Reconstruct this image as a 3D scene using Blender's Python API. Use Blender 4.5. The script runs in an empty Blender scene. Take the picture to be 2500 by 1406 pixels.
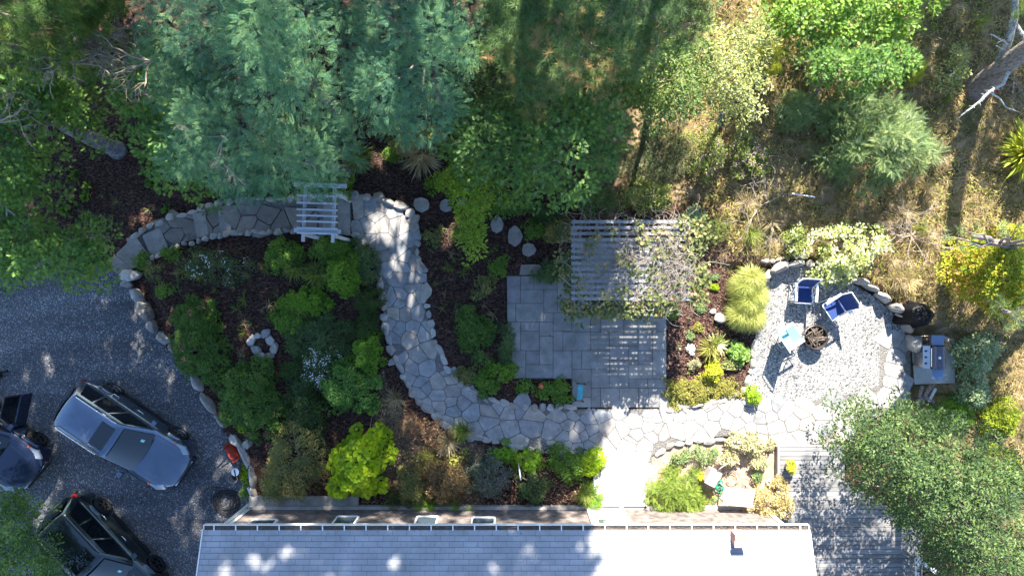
import bpy, math, random
import numpy as np
from mathutils import Vector, Matrix
# ------------------------------------------------------------------ camera, sky, sun, exposure
SC = bpy.context.scene
H = 23.0            # camera height above the garden
K = 72.0            # photo pixels per metre on the garden level
cam_d = bpy.data.cameras.new("camera"); cam = bpy.data.objects.new("camera", cam_d)
SC.collection.objects.link(cam); SC.camera = cam
cam.location = (0, 0, H); cam.rotation_euler = (0, 0, 0)
cam_d.sensor_width = 36.0; cam_d.lens = 18.0 * K * H / 1250.0
cam_d.clip_start = 0.1; cam_d.clip_end = 800
SUN_EL = math.radians(36.5)
SAZ = math.atan2(0.11, 1.0)            # sun stands just east of north (top of the picture)
TS = math.tan(SUN_EL)
sunv = np.array([math.sin(SAZ), math.cos(SAZ), TS])   # towards the sun, horizontal length 1
W = bpy.data.worlds.new("World"); SC.world = W; W.use_nodes = True
nt = W.node_tree; bg = nt.nodes["Background"]
sky = nt.nodes.new("ShaderNodeTexSky"); sky.sky_type = 'NISHITA'; sky.sun_disc = False
sky.sun_elevation = SUN_EL; sky.sun_rotation = SAZ; sky.ozone_density = 4.0; sky.dust_density = 0.4
nt.links.new(sky.outputs[0], bg.inputs[0]); bg.inputs[1].default_value = 0.094
sl = bpy.data.lights.new("sun", 'SUN'); sl.energy = 5.0; sl.angle = math.radians(0.55); sl.color = (1.0, 0.94, 0.83)
sun = bpy.data.objects.new("sun", sl); SC.collection.objects.link(sun)
sun.rotation_euler = Vector(sunv).to_track_quat('Z', 'Y').to_euler(); sun.location = (0, 30, 30)
SC.view_settings.view_transform = 'Standard'; SC.view_settings.look = 'None'
SC.view_settings.gamma = 1.0; SC.view_settings.use_curve_mapping = False
SC.view_settings.exposure = 2.2
try:
    SC.cycles.max_bounces = 8; SC.cycles.diffuse_bounces = 5; SC.cycles.transparent_max_bounces = 4
except Exception: pass

R = np.random.RandomState(7); random.seed(7)
def P(px, py, z=0.0):
    s = (H - z) / H / K
    return np.array([(px - 1250) * s, (703 - py) * s, z])
def PX(x, y, z=0.0):
    s = K * H / (H - z)
    return 1250 + x * s, 703 - y * s
def ss(t): 
    t = np.clip(t, 0, 1); return t * t * (3 - 2 * t)
def inpoly(x, y, poly):
    x = np.asarray(x, float); y = np.asarray(y, float); r = np.zeros(x.shape, bool)
    n = len(poly); j = n - 1
    for i in range(n):
        xi, yi = poly[i]; xj, yj = poly[j]
        c = ((yi > y) != (yj > y)) & (x < (xj - xi) * (y - yi) / (yj - yi + 1e-12) + xi)
        r ^= c; j = i
    return r
def polydist(x, y, poly, closed=True):
    x = np.asarray(x, float); y = np.asarray(y, float); d = np.full(x.shape, 1e9)
    n = len(poly)
    for i in range(n if closed else n - 1):
        ax, ay = poly[i]; bx, by = poly[(i + 1) % n]
        l = (bx - ax) ** 2 + (by - ay) ** 2 + 1e-9
        t = np.clip(((x - ax) * (bx - ax) + (y - ay) * (by - ay)) / l, 0, 1)
        d = np.minimum(d, np.hypot(x - ax - t * (bx - ax), y - ay - t * (by - ay)))
    return d
# ------------------------------------------------------------------ object helpers
C = SC.collection
def tag(o, label=None, cat=None, group=None, kind=None):
    if label: o["label"] = label
    if cat: o["category"] = cat
    if group: o["group"] = group
    if kind: o["kind"] = kind
    return o
def thing(name, label, cat, loc=(0, 0, 0), rz=0.0, group=None):
    o = bpy.data.objects.new(name, None); C.objects.link(o); o.empty_display_size = 0.2
    o.location = [float(a) for a in loc]; o.rotation_euler = (0, 0, rz)
    return tag(o, label, cat, group)
class M:
    """collects polygons, then becomes ONE mesh object"""
    def __init__(s): s.v = []; s.f = []; s.n = 0; s.k = []; s.at = {}
    def add(s, v, f):
        v = np.asarray(v, float); s.v.append(v)
        s.f.append((np.asarray(f, np.int64) + s.n) if not isinstance(f, list) or len({len(q) for q in f}) == 1 else [[a + s.n for a in q] for q in f])
        s.n += len(v); return s
    def box(s, x0, y0, z0, x1, y1, z1):
        v = [(x0,y0,z0),(x1,y0,z0),(x1,y1,z0),(x0,y1,z0),(x0,y0,z1),(x1,y0,z1),(x1,y1,z1),(x0,y1,z1)]
        return s.add(v, [[0,3,2,1],[4,5,6,7],[0,1,5,4],[1,2,6,5],[2,3,7,6],[3,0,4,7]])
    def bar(s, a, b, w, h, up=(0, 0, 1)):
        a = Vector(a); b = Vector(b); d = (b - a).normalized(); u = Vector(up)
        if abs(d.dot(u)) > .99: u = Vector((0, 1, 0))
        r = d.cross(u).normalized() * w / 2; t = r.cross(d).normalized() * h / 2
        v = [a - r - t, a + r - t, a + r + t, a - r + t, b - r - t, b + r - t, b + r + t, b - r + t]
        return s.add([list(q) for q in v], [[0,3,2,1],[4,5,6,7],[0,1,5,4],[1,2,6,5],[2,3,7,6],[3,0,4,7]])
    def tube(s, pts, rad, n=8, cap=True):
        pts = np.asarray(pts, float); m = len(pts)
        rad = np.full(m, rad) if np.isscalar(rad) else np.asarray(rad, float)
        d = np.gradient(pts, axis=0); d /= np.linalg.norm(d, axis=1)[:, None] + 1e-9
        up = np.array([0, 0, 1.0]) if abs(d[:, 2]).mean() < .8 else np.array([1.0, 0, 0])
        a = np.cross(d, up); a /= np.linalg.norm(a, axis=1)[:, None] + 1e-9
        b = np.cross(d, a)
        t = np.linspace(0, 2 * np.pi, n, endpoint=False)
        v = pts[:, None] + rad[:, None, None] * (np.cos(t)[None, :, None] * a[:, None] + np.sin(t)[None, :, None] * b[:, None])
        i = np.arange(m - 1)[:, None] * n; j = np.arange(n)[None]; jn = (j + 1) % n
        f = np.stack([i + j, i + n + j, i + n + jn, i + jn], -1).reshape(-1, 4)
        s.add(v.reshape(-1, 3), f)
        if cap and n > 3:
            s.f.append([[s.n - m * n + q for q in range(n)]]); s.f.append([[s.n - 1 - q for q in range(n)]])
        return s
    def cyl(s, x, y, z0, z1, r0, r1=None, n=24):
        r1 = r0 if r1 is None else r1; t = np.linspace(0, 2 * np.pi, n, endpoint=False)
        v = np.concatenate([np.stack([x + r0 * np.cos(t), y + r0 * np.sin(t), np.full(n, z0)], 1), np.stack([x + r1 * np.cos(t), y + r1 * np.sin(t), np.full(n, z1)], 1)])
        f = [[i, (i + 1) % n, n + (i + 1) % n, n + i] for i in range(n)]
        s.add(v, f); s.f.append([[s.n - 2 * n + q for q in range(n - 1, -1, -1)]]); s.f.append([[s.n - n + q for q in range(n)]]); return s
    def lathe(s, prof, x=0, y=0, n=28):
        t = np.linspace(0, 2 * np.pi, n, endpoint=False); p = np.asarray(prof, float); m = len(p)
        v = np.stack([x + p[:, 0:1] * np.cos(t), y + p[:, 0:1] * np.sin(t), np.repeat(p[:, 1:2], n, 1)], -1).reshape(-1, 3)
        i = np.arange(m - 1)[:, None] * n; j = np.arange(n)[None]; jn = (j + 1) % n
        return s.add(v, np.stack([i + j, i + jn, i + n + jn, i + n + j], -1).reshape(-1, 4))
    def prism(s, poly, z0, z1, round_=0):
        p = np.asarray(poly, float)
        ar = np.sum(p[:, 0] * np.roll(p[:, 1], -1) - np.roll(p[:, 0], -1) * p[:, 1])
        if ar < 0: p = p[::-1]
        n = len(p); v = np.concatenate([np.c_[p, np.full(n, z0)], np.c_[p, np.full(n, z1)]])
        s.add(v, [[i, (i + 1) % n, n + (i + 1) % n, n + i] for i in range(n)])
        s.f.append([[s.n - n + q for q in range(n)]]); s.f.append([[s.n - 2 * n + q for q in range(n - 1, -1, -1)]]); return s
    def mesh(s, name, smooth=False, off=None, attrs=None):
        v = np.concatenate(s.v) if s.v else np.zeros((0, 3))
        if off is not None: v = v - np.asarray(off)
        loops = []; tot = []
        for f in s.f:
            if isinstance(f, np.ndarray): loops.append(f.ravel()); tot.append(np.full(len(f), f.shape[1]))
            else:
                for q in f: loops.append(np.asarray(q)); tot.append(np.array([len(q)]))
        loops = np.concatenate(loops).astype(np.int32); tot = np.concatenate(tot).astype(np.int32)
        me = bpy.data.meshes.new(name); me.vertices.add(len(v)); me.vertices.foreach_set("co", v.astype(np.float32).ravel())
        me.loops.add(len(loops)); me.loops.foreach_set("vertex_index", loops)
        me.polygons.add(len(tot)); st = np.concatenate([[0], np.cumsum(tot)[:-1]]).astype(np.int32)
        me.polygons.foreach_set("loop_start", st); me.polygons.foreach_set("loop_total", tot)
        me.polygons.foreach_set("use_smooth", np.full(len(tot), smooth))
        if attrs:
            for k, (dom, a) in attrs.items():
                at = me.attributes.new(k, 'FLOAT', dom); at.data.foreach_set("value", np.asarray(a, np.float32))
        me.update(calc_edges=True); me.validate(); return me
    def build(s, name, mat, parent=None, smooth=False, world=False, attrs=None, bevel=0, loc=None):
        off = None
        if parent is not None and world:
            off = np.array(parent.location); q = parent.parent
            while q: off = off + np.array(q.location); q = q.parent
        elif loc is not None: off = loc
        me = s.mesh(name, smooth, off, attrs); me.materials.append(mat)
        o = bpy.data.objects.new(name, me); C.objects.link(o)
        if parent is not None: o.parent = parent
        elif loc is not None: o.location = [float(a) for a in loc]
        if bevel:
            b = o.modifiers.new("bevel", 'BEVEL'); b.width = bevel; b.segments = 2; b.limit_method = 'ANGLE'; b.angle_limit = 0.6
        return o
# ------------------------------------------------------------------ materials
MT = {}
def nodes(name):
    m = bpy.data.materials.new(name); m.use_nodes = True; t = m.node_tree; return m, t, t.nodes, t.links, t.nodes["Principled BSDF"]
def simple(name, col, rough=.7, metal=0, noise=0.0, nscale=8, spec=.3, bump=0.0, coat=0):
    if name in MT: return MT[name]
    m, t, N, L, b = nodes(name); b.inputs["Roughness"].default_value = rough; b.inputs["Metallic"].default_value = metal
    b.inputs["Specular IOR Level"].default_value = spec; b.inputs["Coat Weight"].default_value = coat; b.inputs["Coat Roughness"].default_value = .08
    if noise > 0:
        tc = N.new("ShaderNodeTexCoord"); nz = N.new("ShaderNodeTexNoise"); nz.inputs["Scale"].default_value = nscale; nz.inputs["Detail"].default_value = 5
        rp = N.new("ShaderNodeValToRGB"); L.new(tc.outputs["Object"], nz.inputs[0]); L.new(nz.outputs[0], rp.inputs[0])
        rp.color_ramp.elements[0].position = .3; rp.color_ramp.elements[1].position = .72
        rp.color_ramp.elements[0].color = [c * (1 - noise) for c in col] + [1]; rp.color_ramp.elements[1].color = [min(1, c * (1 + noise)) for c in col] + [1]
        L.new(rp.outputs[0], b.inputs[0])
        if bump:
            bp = N.new("ShaderNodeBump"); bp.inputs["Strength"].default_value = bump; bp.inputs["Distance"].default_value = .03
            L.new(nz.outputs[0], bp.inputs["Height"]); L.new(bp.outputs[0], b.inputs["Normal"])
    else: b.inputs[0].default_value = (*col, 1)
    MT[name] = m; return m
def leafmat(name, cols, trans=.3, rough=.55):
    """cols: list of (pos, rgb) picked per leaf; clump attribute shifts the tone"""
    if name in MT: return MT[name]
    m, t, N, L, b = nodes(name)
    a = N.new("ShaderNodeAttribute"); a.attribute_name = "leaf"; c = N.new("ShaderNodeAttribute"); c.attribute_name = "clump"
    mx = N.new("ShaderNodeMath"); mx.operation = 'MULTIPLY_ADD'; mx.inputs[1].default_value = .55
    m2 = N.new("ShaderNodeMath"); m2.operation = 'MULTIPLY'; m2.inputs[1].default_value = .45
    L.new(c.outputs["Fac"], m2.inputs[0]); L.new(a.outputs["Fac"], mx.inputs[0]); L.new(m2.outputs[0], mx.inputs[2])
    rp = N.new("ShaderNodeValToRGB"); e = rp.color_ramp.elements
    while len(e) < len(cols): e.new(.5)
    for q, (p, col) in zip(e, cols): q.position = p; q.color = (*col, 1)
    L.new(mx.outputs[0], rp.inputs[0]); L.new(rp.outputs[0], b.inputs[0])
    b.inputs["Roughness"].default_value = rough; b.inputs["Specular IOR Level"].default_value = .35
    tr = N.new("ShaderNodeBsdfTranslucent"); hs = N.new("ShaderNodeHueSaturation"); hs.inputs["Value"].default_value = 1.4; hs.inputs["Hue"].default_value = .485
    L.new(rp.outputs[0], hs.inputs["Color"]); L.new(hs.outputs[0], tr.inputs[0])
    ms = N.new("ShaderNodeMixShader"); ms.inputs[0].default_value = trans
    L.new(b.outputs[0], ms.inputs[1]); L.new(tr.outputs[0], ms.inputs[2]); L.new(ms.outputs[0], N["Material Output"].inputs[0])
    MT[name] = m; return m
def greens(name, c, trans=.3, acc=None):
    trans = trans + .06
    c = np.minimum(np.array(c) * np.array([1.85, 1.65, 1.15]), .5)
    cols = [(0.08, tuple(c * .42)), (.38, tuple(c * .85)), (.68, tuple(c * np.array([1.55, 1.25, .9]))), (.93, tuple(np.minimum(acc if acc is not None else c * 1.8, .9)))]
    return leafmat(name, cols, trans)
def gravelmat(name, scale, dark, mid, light, tone, streak=False):
    m, t, N, L, b = nodes(name); tc = N.new("ShaderNodeTexCoord")
    v = N.new("ShaderNodeTexVoronoi"); v.inputs["Scale"].default_value = scale; L.new(tc.outputs["Object"], v.inputs[0])
    sp = N.new("ShaderNodeSeparateColor"); L.new(v.outputs["Color"], sp.inputs[0])
    rp = N.new("ShaderNodeValToRGB"); e = rp.color_ramp.elements; e.new(.5); e.new(.8)
    for q, (p, c) in zip(e, [(0, dark), (.45, mid), (.82, mid), (1, light)]): q.position = p; q.color = (*c, 1)
    L.new(sp.outputs[0], rp.inputs[0])
    nz = N.new("ShaderNodeTexNoise"); nz.inputs["Scale"].default_value = .9; nz.inputs["Detail"].default_value = 6; mg = N.new("ShaderNodeMapping"); L.new(tc.outputs["Object"], mg.inputs[0]); L.new(mg.outputs[0], nz.inputs[0])
    if streak: mg.inputs["Rotation"].default_value = (0, 0, .62); mg.inputs["Scale"].default_value = (.28, 1.7, 1)
    r2 = N.new("ShaderNodeValToRGB"); r2.color_ramp.elements[0].position = .35; r2.color_ramp.elements[0].color = (*tone, 1); r2.color_ramp.elements[1].position = .65; r2.color_ramp.elements[1].color = (1, 1, 1, 1)
    L.new(nz.outputs[0], r2.inputs[0])
    mx = N.new("ShaderNodeMix"); mx.data_type = 'RGBA'; mx.blend_type = 'MULTIPLY'; mx.inputs[0].default_value = 1
    L.new(rp.outputs[0], mx.inputs[6]); L.new(r2.outputs[0], mx.inputs[7]); L.new(mx.outputs[2], b.inputs[0]); b.inputs["Roughness"].default_value = .8
    bp = N.new("ShaderNodeBump"); bp.inputs["Strength"].default_value = .9; bp.inputs["Distance"].default_value = .03; bp.invert = True
    L.new(v.outputs["Distance"], bp.inputs["Height"]); L.new(bp.outputs[0], b.inputs["Normal"]); return m
def stonemat(name, cols, per='island', nscale=5, bump=.25, rough=.75):
    m, t, N, L, b = nodes(name); tc = N.new("ShaderNodeTexCoord")
    if per == 'island': g = N.new("ShaderNodeNewGeometry"); src = g.outputs["Random Per Island"]
    else: g = N.new("ShaderNodeObjectInfo"); src = g.outputs["Random"]
    rp = N.new("ShaderNodeValToRGB"); e = rp.color_ramp.elements
    while len(e) < len(cols): e.new(.5)
    for i, (q, c) in enumerate(zip(e, cols)): q.position = i / (len(cols) - 1); q.color = (*c, 1)
    L.new(src, rp.inputs[0])
    nz = N.new("ShaderNodeTexNoise"); nz.inputs["Scale"].default_value = nscale; nz.inputs["Detail"].default_value = 8; nz.inputs["Roughness"].default_value = .65; L.new(tc.outputs["Object"], nz.inputs[0])
    r2 = N.new("ShaderNodeValToRGB"); r2.color_ramp.elements[0].position = .3; r2.color_ramp.elements[0].color = (.62, .6, .58, 1); r2.color_ramp.elements[1].position = .7; r2.color_ramp.elements[1].color = (1.15, 1.15, 1.15, 1)
    L.new(nz.outputs[0], r2.inputs[0])
    mx = N.new("ShaderNodeMix"); mx.data_type = 'RGBA'; mx.blend_type = 'MULTIPLY'; mx.inputs[0].default_value = 1
    L.new(rp.outputs[0], mx.inputs[6]); L.new(r2.outputs[0], mx.inputs[7]); L.new(mx.outputs[2], b.inputs[0]); b.inputs["Roughness"].default_value = rough
    bp = N.new("ShaderNodeBump"); bp.inputs["Strength"].default_value = bump; bp.inputs["Distance"].default_value = .02; L.new(nz.outputs[0], bp.inputs["Height"]); L.new(bp.outputs[0], b.inputs["Normal"]); return m
def woodmat(name, c, axis='x', plank=0.0, dark=.6):
    """weathered wood, grain along axis"""
    m, t, N, L, b = nodes(name); tc = N.new("ShaderNodeTexCoord"); mp = N.new("ShaderNodeMapping"); L.new(tc.outputs["Object"], mp.inputs[0])
    mp.inputs["Scale"].default_value = (1.2, 22, 22) if axis == 'x' else (22, 1.2, 22)
    nz = N.new("ShaderNodeTexNoise"); nz.inputs["Scale"].default_value = 1.5; nz.inputs["Detail"].default_value = 8; L.new(mp.outputs[0], nz.inputs[0])
    g = N.new("ShaderNodeNewGeometry"); ad = N.new("ShaderNodeMath"); ad.operation = 'MULTIPLY_ADD'; ad.inputs[1].default_value = .35; L.new(g.outputs["Random Per Island"], ad.inputs[0]); L.new(nz.outputs[0], ad.inputs[2])
    rp = N.new("ShaderNodeValToRGB"); rp.color_ramp.elements[0].position = .38; rp.color_ramp.elements[1].position = 1.0
    rp.color_ramp.elements[0].color = [q * dark for q in c] + [1]; rp.color_ramp.elements[1].color = [min(1, q * 1.25) for q in c] + [1]
    L.new(ad.outputs[0], rp.inputs[0]); L.new(rp.outputs[0], b.inputs[0]); b.inputs["Roughness"].default_value = .75
    bp = N.new("ShaderNodeBump"); bp.inputs["Strength"].default_value = .2; bp.inputs["Distance"].default_value = .01; L.new(nz.outputs[0], bp.inputs["Height"]); L.new(bp.outputs[0], b.inputs["Normal"]); return m
def barkmat(name, c, c2):
    m, t, N, L, b = nodes(name); tc = N.new("ShaderNodeTexCoord"); mp = N.new("ShaderNodeMapping"); mp.inputs["Scale"].default_value = (1, 1, .25); L.new(tc.outputs["Object"], mp.inputs[0])
    v = N.new("ShaderNodeTexVoronoi"); v.feature = 'DISTANCE_TO_EDGE'; v.inputs["Scale"].default_value = 16; L.new(mp.outputs[0], v.inputs[0])
    nz = N.new("ShaderNodeTexNoise"); nz.inputs["Scale"].default_value = 6; nz.inputs["Detail"].default_value = 6; L.new(tc.outputs["Object"], nz.inputs[0])
    rp = N.new("ShaderNodeValToRGB"); rp.color_ramp.elements[0].color = [q * .35 for q in c] + [1]; rp.color_ramp.elements[1].position = .2; rp.color_ramp.elements[1].color = (*c, 1); L.new(v.outputs[0], rp.inputs[0])
    mx = N.new("ShaderNodeMix"); mx.data_type = 'RGBA'; r2 = N.new("ShaderNodeValToRGB"); r2.color_ramp.elements[0].position = .5; r2.color_ramp.elements[1].position = .62; L.new(nz.outputs[0], r2.inputs[0]); L.new(r2.outputs[0], mx.inputs[0])
    L.new(rp.outputs[0], mx.inputs[6]); mx.inputs[7].default_value = (*c2, 1); L.new(mx.outputs[2], b.inputs[0]); b.inputs["Roughness"].default_value = .9
    bp = N.new("ShaderNodeBump"); bp.inputs["Strength"].default_value = .8; bp.inputs["Distance"].default_value = .04; L.new(v.outputs[0], bp.inputs["Height"]); L.new(bp.outputs[0], b.inputs["Normal"]); return m
BARK = barkmat("bark_grey", (.17, .14, .12), (.24, .26, .22)); BARKP = barkmat("bark_pine", (.29, .23, .20), (.22, .19, .18))
TWIG = simple("twig", (.23, .19, .15), .85, noise=.3); PALETWIG = simple("pale_twig", (.42, .34, .28), .85, noise=.3); LICHEN = simple("lichen_bark", (.42, .42, .38), .9, noise=.4, nscale=18, bump=.5)
WHITE = simple("white_paint", (.78, .78, .76), .45, noise=.06); DARK = simple("dark_plastic", (.02, .02, .022), .45)
# ------------------------------------------------------------------ ground
DRIVE = [(-900, 560), (0, 600), (150, 640), (245, 650), (290, 690), (315, 735), (345, 780), (372, 815), (400, 850), (432, 888), (470, 940), (505, 1000), (545, 1060), (590, 1100), (605, 1150), (615, 1215), (600, 1240), (600, 2300), (-900, 2300)]
TERR = [(1846, 700), (1862, 672), (1885, 652), (1940, 645), (2000, 655), (2070, 688), (2130, 722), (2180, 765), (2210, 815), (2215, 830), (2210, 1000), (2100, 985), (1850, 992), (1828, 965), (1836, 905), (1842, 830), (1858, 750)]
PATCH_LINE = None
def zg(px, py):
    """terrain height at ground pixel coordinates"""
    px = np.asarray(px, float); py = np.asarray(py, float)
    wdt = 500 - 370 * ss((py - 575) / 90)
    z = -0.55 * (1 - ss((px - 290) / wdt))
    ins = inpoly(px, py, DRIVE); z = np.where(ins, -0.66, z)
    wall = np.interp(px, [1700, 1860, 1900, 1940, 2000, 2070, 2130, 2180, 2210, 2500], [640, 660, 640, 632, 642, 672, 706, 748, 800, 830])
    up = 0.34 * ss((px - 1690) / 150) * ss((wall - py) / 14)
    up = up + .5 * ss((wall - py) / 600) * ss((px - 1690) / 150)
    z = z + np.where(ins, 0, up)
    return z
def zw(x, y): 
    px, py = PX(x, y); return zg(px, py)
def G(px, py):
    p = P(px, py); z = float(zg(px, py)); return np.array([p[0], p[1], z])
def noise2(x, y, s, seed=0):
    rs = np.random.RandomState(seed); o = np.zeros(np.shape(x)); a = 1.0
    for k in range(4):
        for q in range(3):
            th = rs.rand() * 6.28; o = o + a * np.sin((x * math.cos(th) + y * math.sin(th)) * s * (1.7 ** k) + rs.rand() * 6.28)
        a *= .6
    return o / 3.5
xs = np.concatenate([np.linspace(-150, -24, 14)[:-1], np.arange(-24, 24.01, .13), np.linspace(24, 150, 14)[1:]])
ys = np.concatenate([np.linspace(-150, -14, 12)[:-1], np.arange(-14, 16.01, .13), np.linspace(16, 150, 12)[1:]])
gx, gy = np.meshgrid(xs, ys); gpx, gpy = PX(gx, gy)
gz = zg(gpx, gpy); nz_ = noise2(gx, gy, 2.2, 3)
gz = gz - .035 * (1 + nz_) * (~inpoly(gpx, gpy, DRIVE))
# zones: 0 = dark mulch, 1 = dry meadow, .5 = sandy soil
MEADOW = [(1760, -900), (1740, 60), (1660, 220), (1450, 280), (1500, 500), (1710, 510), (1780, 640), (1860, 640), (1950, 625), (2080, 660), (2215, 780), (2240, 1100), (2900, 1600), (3200, -900)]
SANDY = [(1590, 1112), (1640, 1082), (1760, 1066), (1893, 1066), (1893, 1260), (1990, 1300), (1560, 1300)]
DIRT = [(930, 880), (960, 1000), (1060, 1050), (1180, 1090), (1180, 1240), (980, 1240), (900, 1100)]
mead = np.clip(.5 + (polydist(gpx, gpy, MEADOW) * np.where(inpoly(gpx, gpy, MEADOW), 1, -1)) / 60 + .5 * noise2(gx, gy, 3, 5), 0, 1)
sand = inpoly(gpx, gpy, SANDY).astype(float); dirt = np.clip(inpoly(gpx, gpy, DIRT) * 1.0 - polydist(gpx, gpy, DIRT) * -.0, 0, 1) * .7
far = ((np.abs(gx) > 22) | (np.abs(gy) > 13)).astype(float) * .6; mead = np.maximum(mead, far)
g = M(); ny, nx = gx.shape; idx = np.arange(ny * nx).reshape(ny, nx)
g.add(np.stack([gx, gy, gz], -1).reshape(-1, 3), np.stack([idx[:-1, :-1], idx[:-1, 1:], idx[1:, 1:], idx[1:, :-1]], -1).reshape(-1, 4))
def groundmat():
    m, t, N, L, b = nodes("garden_soil"); tc = N.new("ShaderNodeTexCoord")
    def ramp(sc, st, det=7, dist=0.0, vor=False):
        if vor: n = N.new("ShaderNodeTexVoronoi"); n.inputs["Scale"].default_value = sc; mp = N.new("ShaderNodeMapping"); mp.inputs["Scale"].default_value = (1, 2.2, 1); mp.inputs["Rotation"].default_value = (0, 0, .6); L.new(tc.outputs["Object"], mp.inputs[0]); L.new(mp.outputs[0], n.inputs[0]); s = N.new("ShaderNodeSeparateColor"); L.new(n.outputs["Color"], s.inputs[0]); o = s.outputs[0]
        else: n = N.new("ShaderNodeTexNoise"); n.inputs["Scale"].default_value = sc; n.inputs["Detail"].default_value = det; n.inputs["Distortion"].default_value = dist; L.new(tc.outputs["Object"], n.inputs[0]); o = n.outputs[0]
        r = N.new("ShaderNodeValToRGB"); e = r.color_ramp.elements
        while len(e) < len(st): e.new(.5)
        for q, (p, c) in zip(e, st): q.position = p; q.color = (*c, 1)
        L.new(o, r.inputs[0]); return r.outputs[0], o
    mul, mo = ramp(14, [(0, (.018, .010, .008)), (.5, (.055, .028, .021)), (.85, (.10, .055, .04)), (1, (.18, .10, .075))], vor=True)
    mea, eo = ramp(2.3, [(.28, (.06, .065, .025)), (.42, (.14, .11, .05)), (.55, (.24, .17, .09)), (.72, (.42, .32, .2))], det=10, dist=.6)
    san, _ = ramp(9, [(.3, (.25, .17, .12)), (.55, (.42, .31, .23)), (.75, (.6, .48, .38))])
    dir_, _ = ramp(7, [(.3, (.09, .06, .04)), (.55, (.17, .12, .08)), (.8, (.3, .22, .14))], det=10)
    def mixer(att, a, bb):
        x = N.new("ShaderNodeAttribute"); x.attribute_name = att; k = N.new("ShaderNodeMix"); k.data_type = 'RGBA'
        L.new(x.outputs["Fac"], k.inputs[0]); L.new(a, k.inputs[6]); L.new(bb, k.inputs[7]); return k.outputs[2]
    c = mixer("meadow", mul, mea); c = mixer("sandy", c, san); c = mixer("dirt", c, dir_)
    L.new(c, b.inputs[0]); b.inputs["Roughness"].default_value = .95; b.inputs["Specular IOR Level"].default_value = .1
    bp = N.new("ShaderNodeBump"); bp.inputs["Strength"].default_value = .9; bp.inputs["Distance"].default_value = .05; L.new(mo, bp.inputs["Height"]); L.new(bp.outputs[0], b.inputs["Normal"]); return m
gr = g.build("ground", groundmat(), smooth=True, attrs={"meadow": ('POINT', mead.ravel()), "sandy": ('POINT', sand.ravel()), "dirt": ('POINT', dirt.ravel())})
tag(gr, kind="structure")
def sheet(name, poly, z, mat, dense=None):
    w = [P(a, b)[:2] for a, b in poly]; m = M(); n = len(w)
    if sum(w[i][0] * w[(i + 1) % n][1] - w[(i + 1) % n][0] * w[i][1] for i in range(n)) < 0: w = w[::-1]
    m.v.append(np.array([[a, b, z] for a, b in w])); m.n = n; m.f.append([list(range(n))])
    return tag(m.build(name, mat), kind="structure")
sheet("driveway", DRIVE, -0.60, gravelmat("drive_gravel", 34, (.045, .047, .052), (.125, .133, .15), (.50, .49, .47), (.55, .55, .57), streak=True))
sheet("gravel_terrace", TERR, .022, gravelmat("terrace_gravel", 24, (.05, .052, .06), (.30, .29, .275), (.62, .6, .57), (.8, .8, .8)))
# ------------------------------------------------------------------ flagstones (Voronoi cells, every stone a real slab)
def clip(poly, a, b, c):
    out = []; n = len(poly)
    for i in range(n):
        p = poly[i]; q = poly[(i + 1) % n]; dp = a * p[0] + b * p[1] - c; dq = a * q[0] + b * q[1] - c
        if dp <= 0: out.append(p)
        if (dp < 0 < dq) or (dq < 0 < dp): t = dp / (dp - dq); out.append((p[0] + t * (q[0] - p[0]), p[1] + t * (q[1] - p[1])))
    return out
def chaikin(p, k=.22):
    p = np.asarray(p); q = np.roll(p, -1, 0); return np.stack([p * (1 - k) + q * k, p * k + q * (1 - k)], 1).reshape(-1, 2)
def flags(poly, cell, joint, zf, m, seed, jit=.46, thick=.02, holes=()):
    """poly in ground px; adds slabs to m"""
    rs = np.random.RandomState(seed); pw = [tuple(P(a, b)[:2]) for a, b in poly]; hw = [[tuple(P(a, b)[:2]) for a, b in h] for h in holes]
    xs_ = [p[0] for p in pw]; ys_ = [p[1] for p in pw]; S = []
    r = 0; y = min(ys_) - 2 * cell
    while y < max(ys_) + 2 * cell:
        x = min(xs_) - 2 * cell + (r % 2) * cell * .5
        while x < max(xs_) + 2 * cell:
            c = cell
            S.append((x + rs.uniform(-jit, jit) * c, y + rs.uniform(-jit, jit) * c)); x += cell * 1.12
        y += cell * .95; r += 1
    S = np.array(S); keep = rs.rand(len(S)) > .24; S = S[keep]
    ins = inpoly(S[:, 0], S[:, 1], pw)
    for h in hw: ins &= ~inpoly(S[:, 0], S[:, 1], h)
    for i in np.where(ins)[0]:
        s = S[i]; d = np.hypot(*(S - s).T); nb = np.argsort(d)[1:18]; R_ = cell * 1.5
        c = [(s[0] - R_, s[1] - R_), (s[0] + R_, s[1] - R_), (s[0] + R_, s[1] + R_), (s[0] - R_, s[1] + R_)]
        jj = joint * rs.uniform(.6, 1.4)
        for j in nb:
            a, b = S[j] - s; l = math.hypot(a, b); a /= l; b /= l; c = clip(c, a, b, a * s[0] + b * s[1] + l / 2 - jj / 2)
            if len(c) < 3: break
        if len(c) < 3: continue
        c = chaikin(c, .09)
        z = zf(s[0], s[1]) + rs.uniform(0, .006); m.prism(c, z - thick, z)
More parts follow.
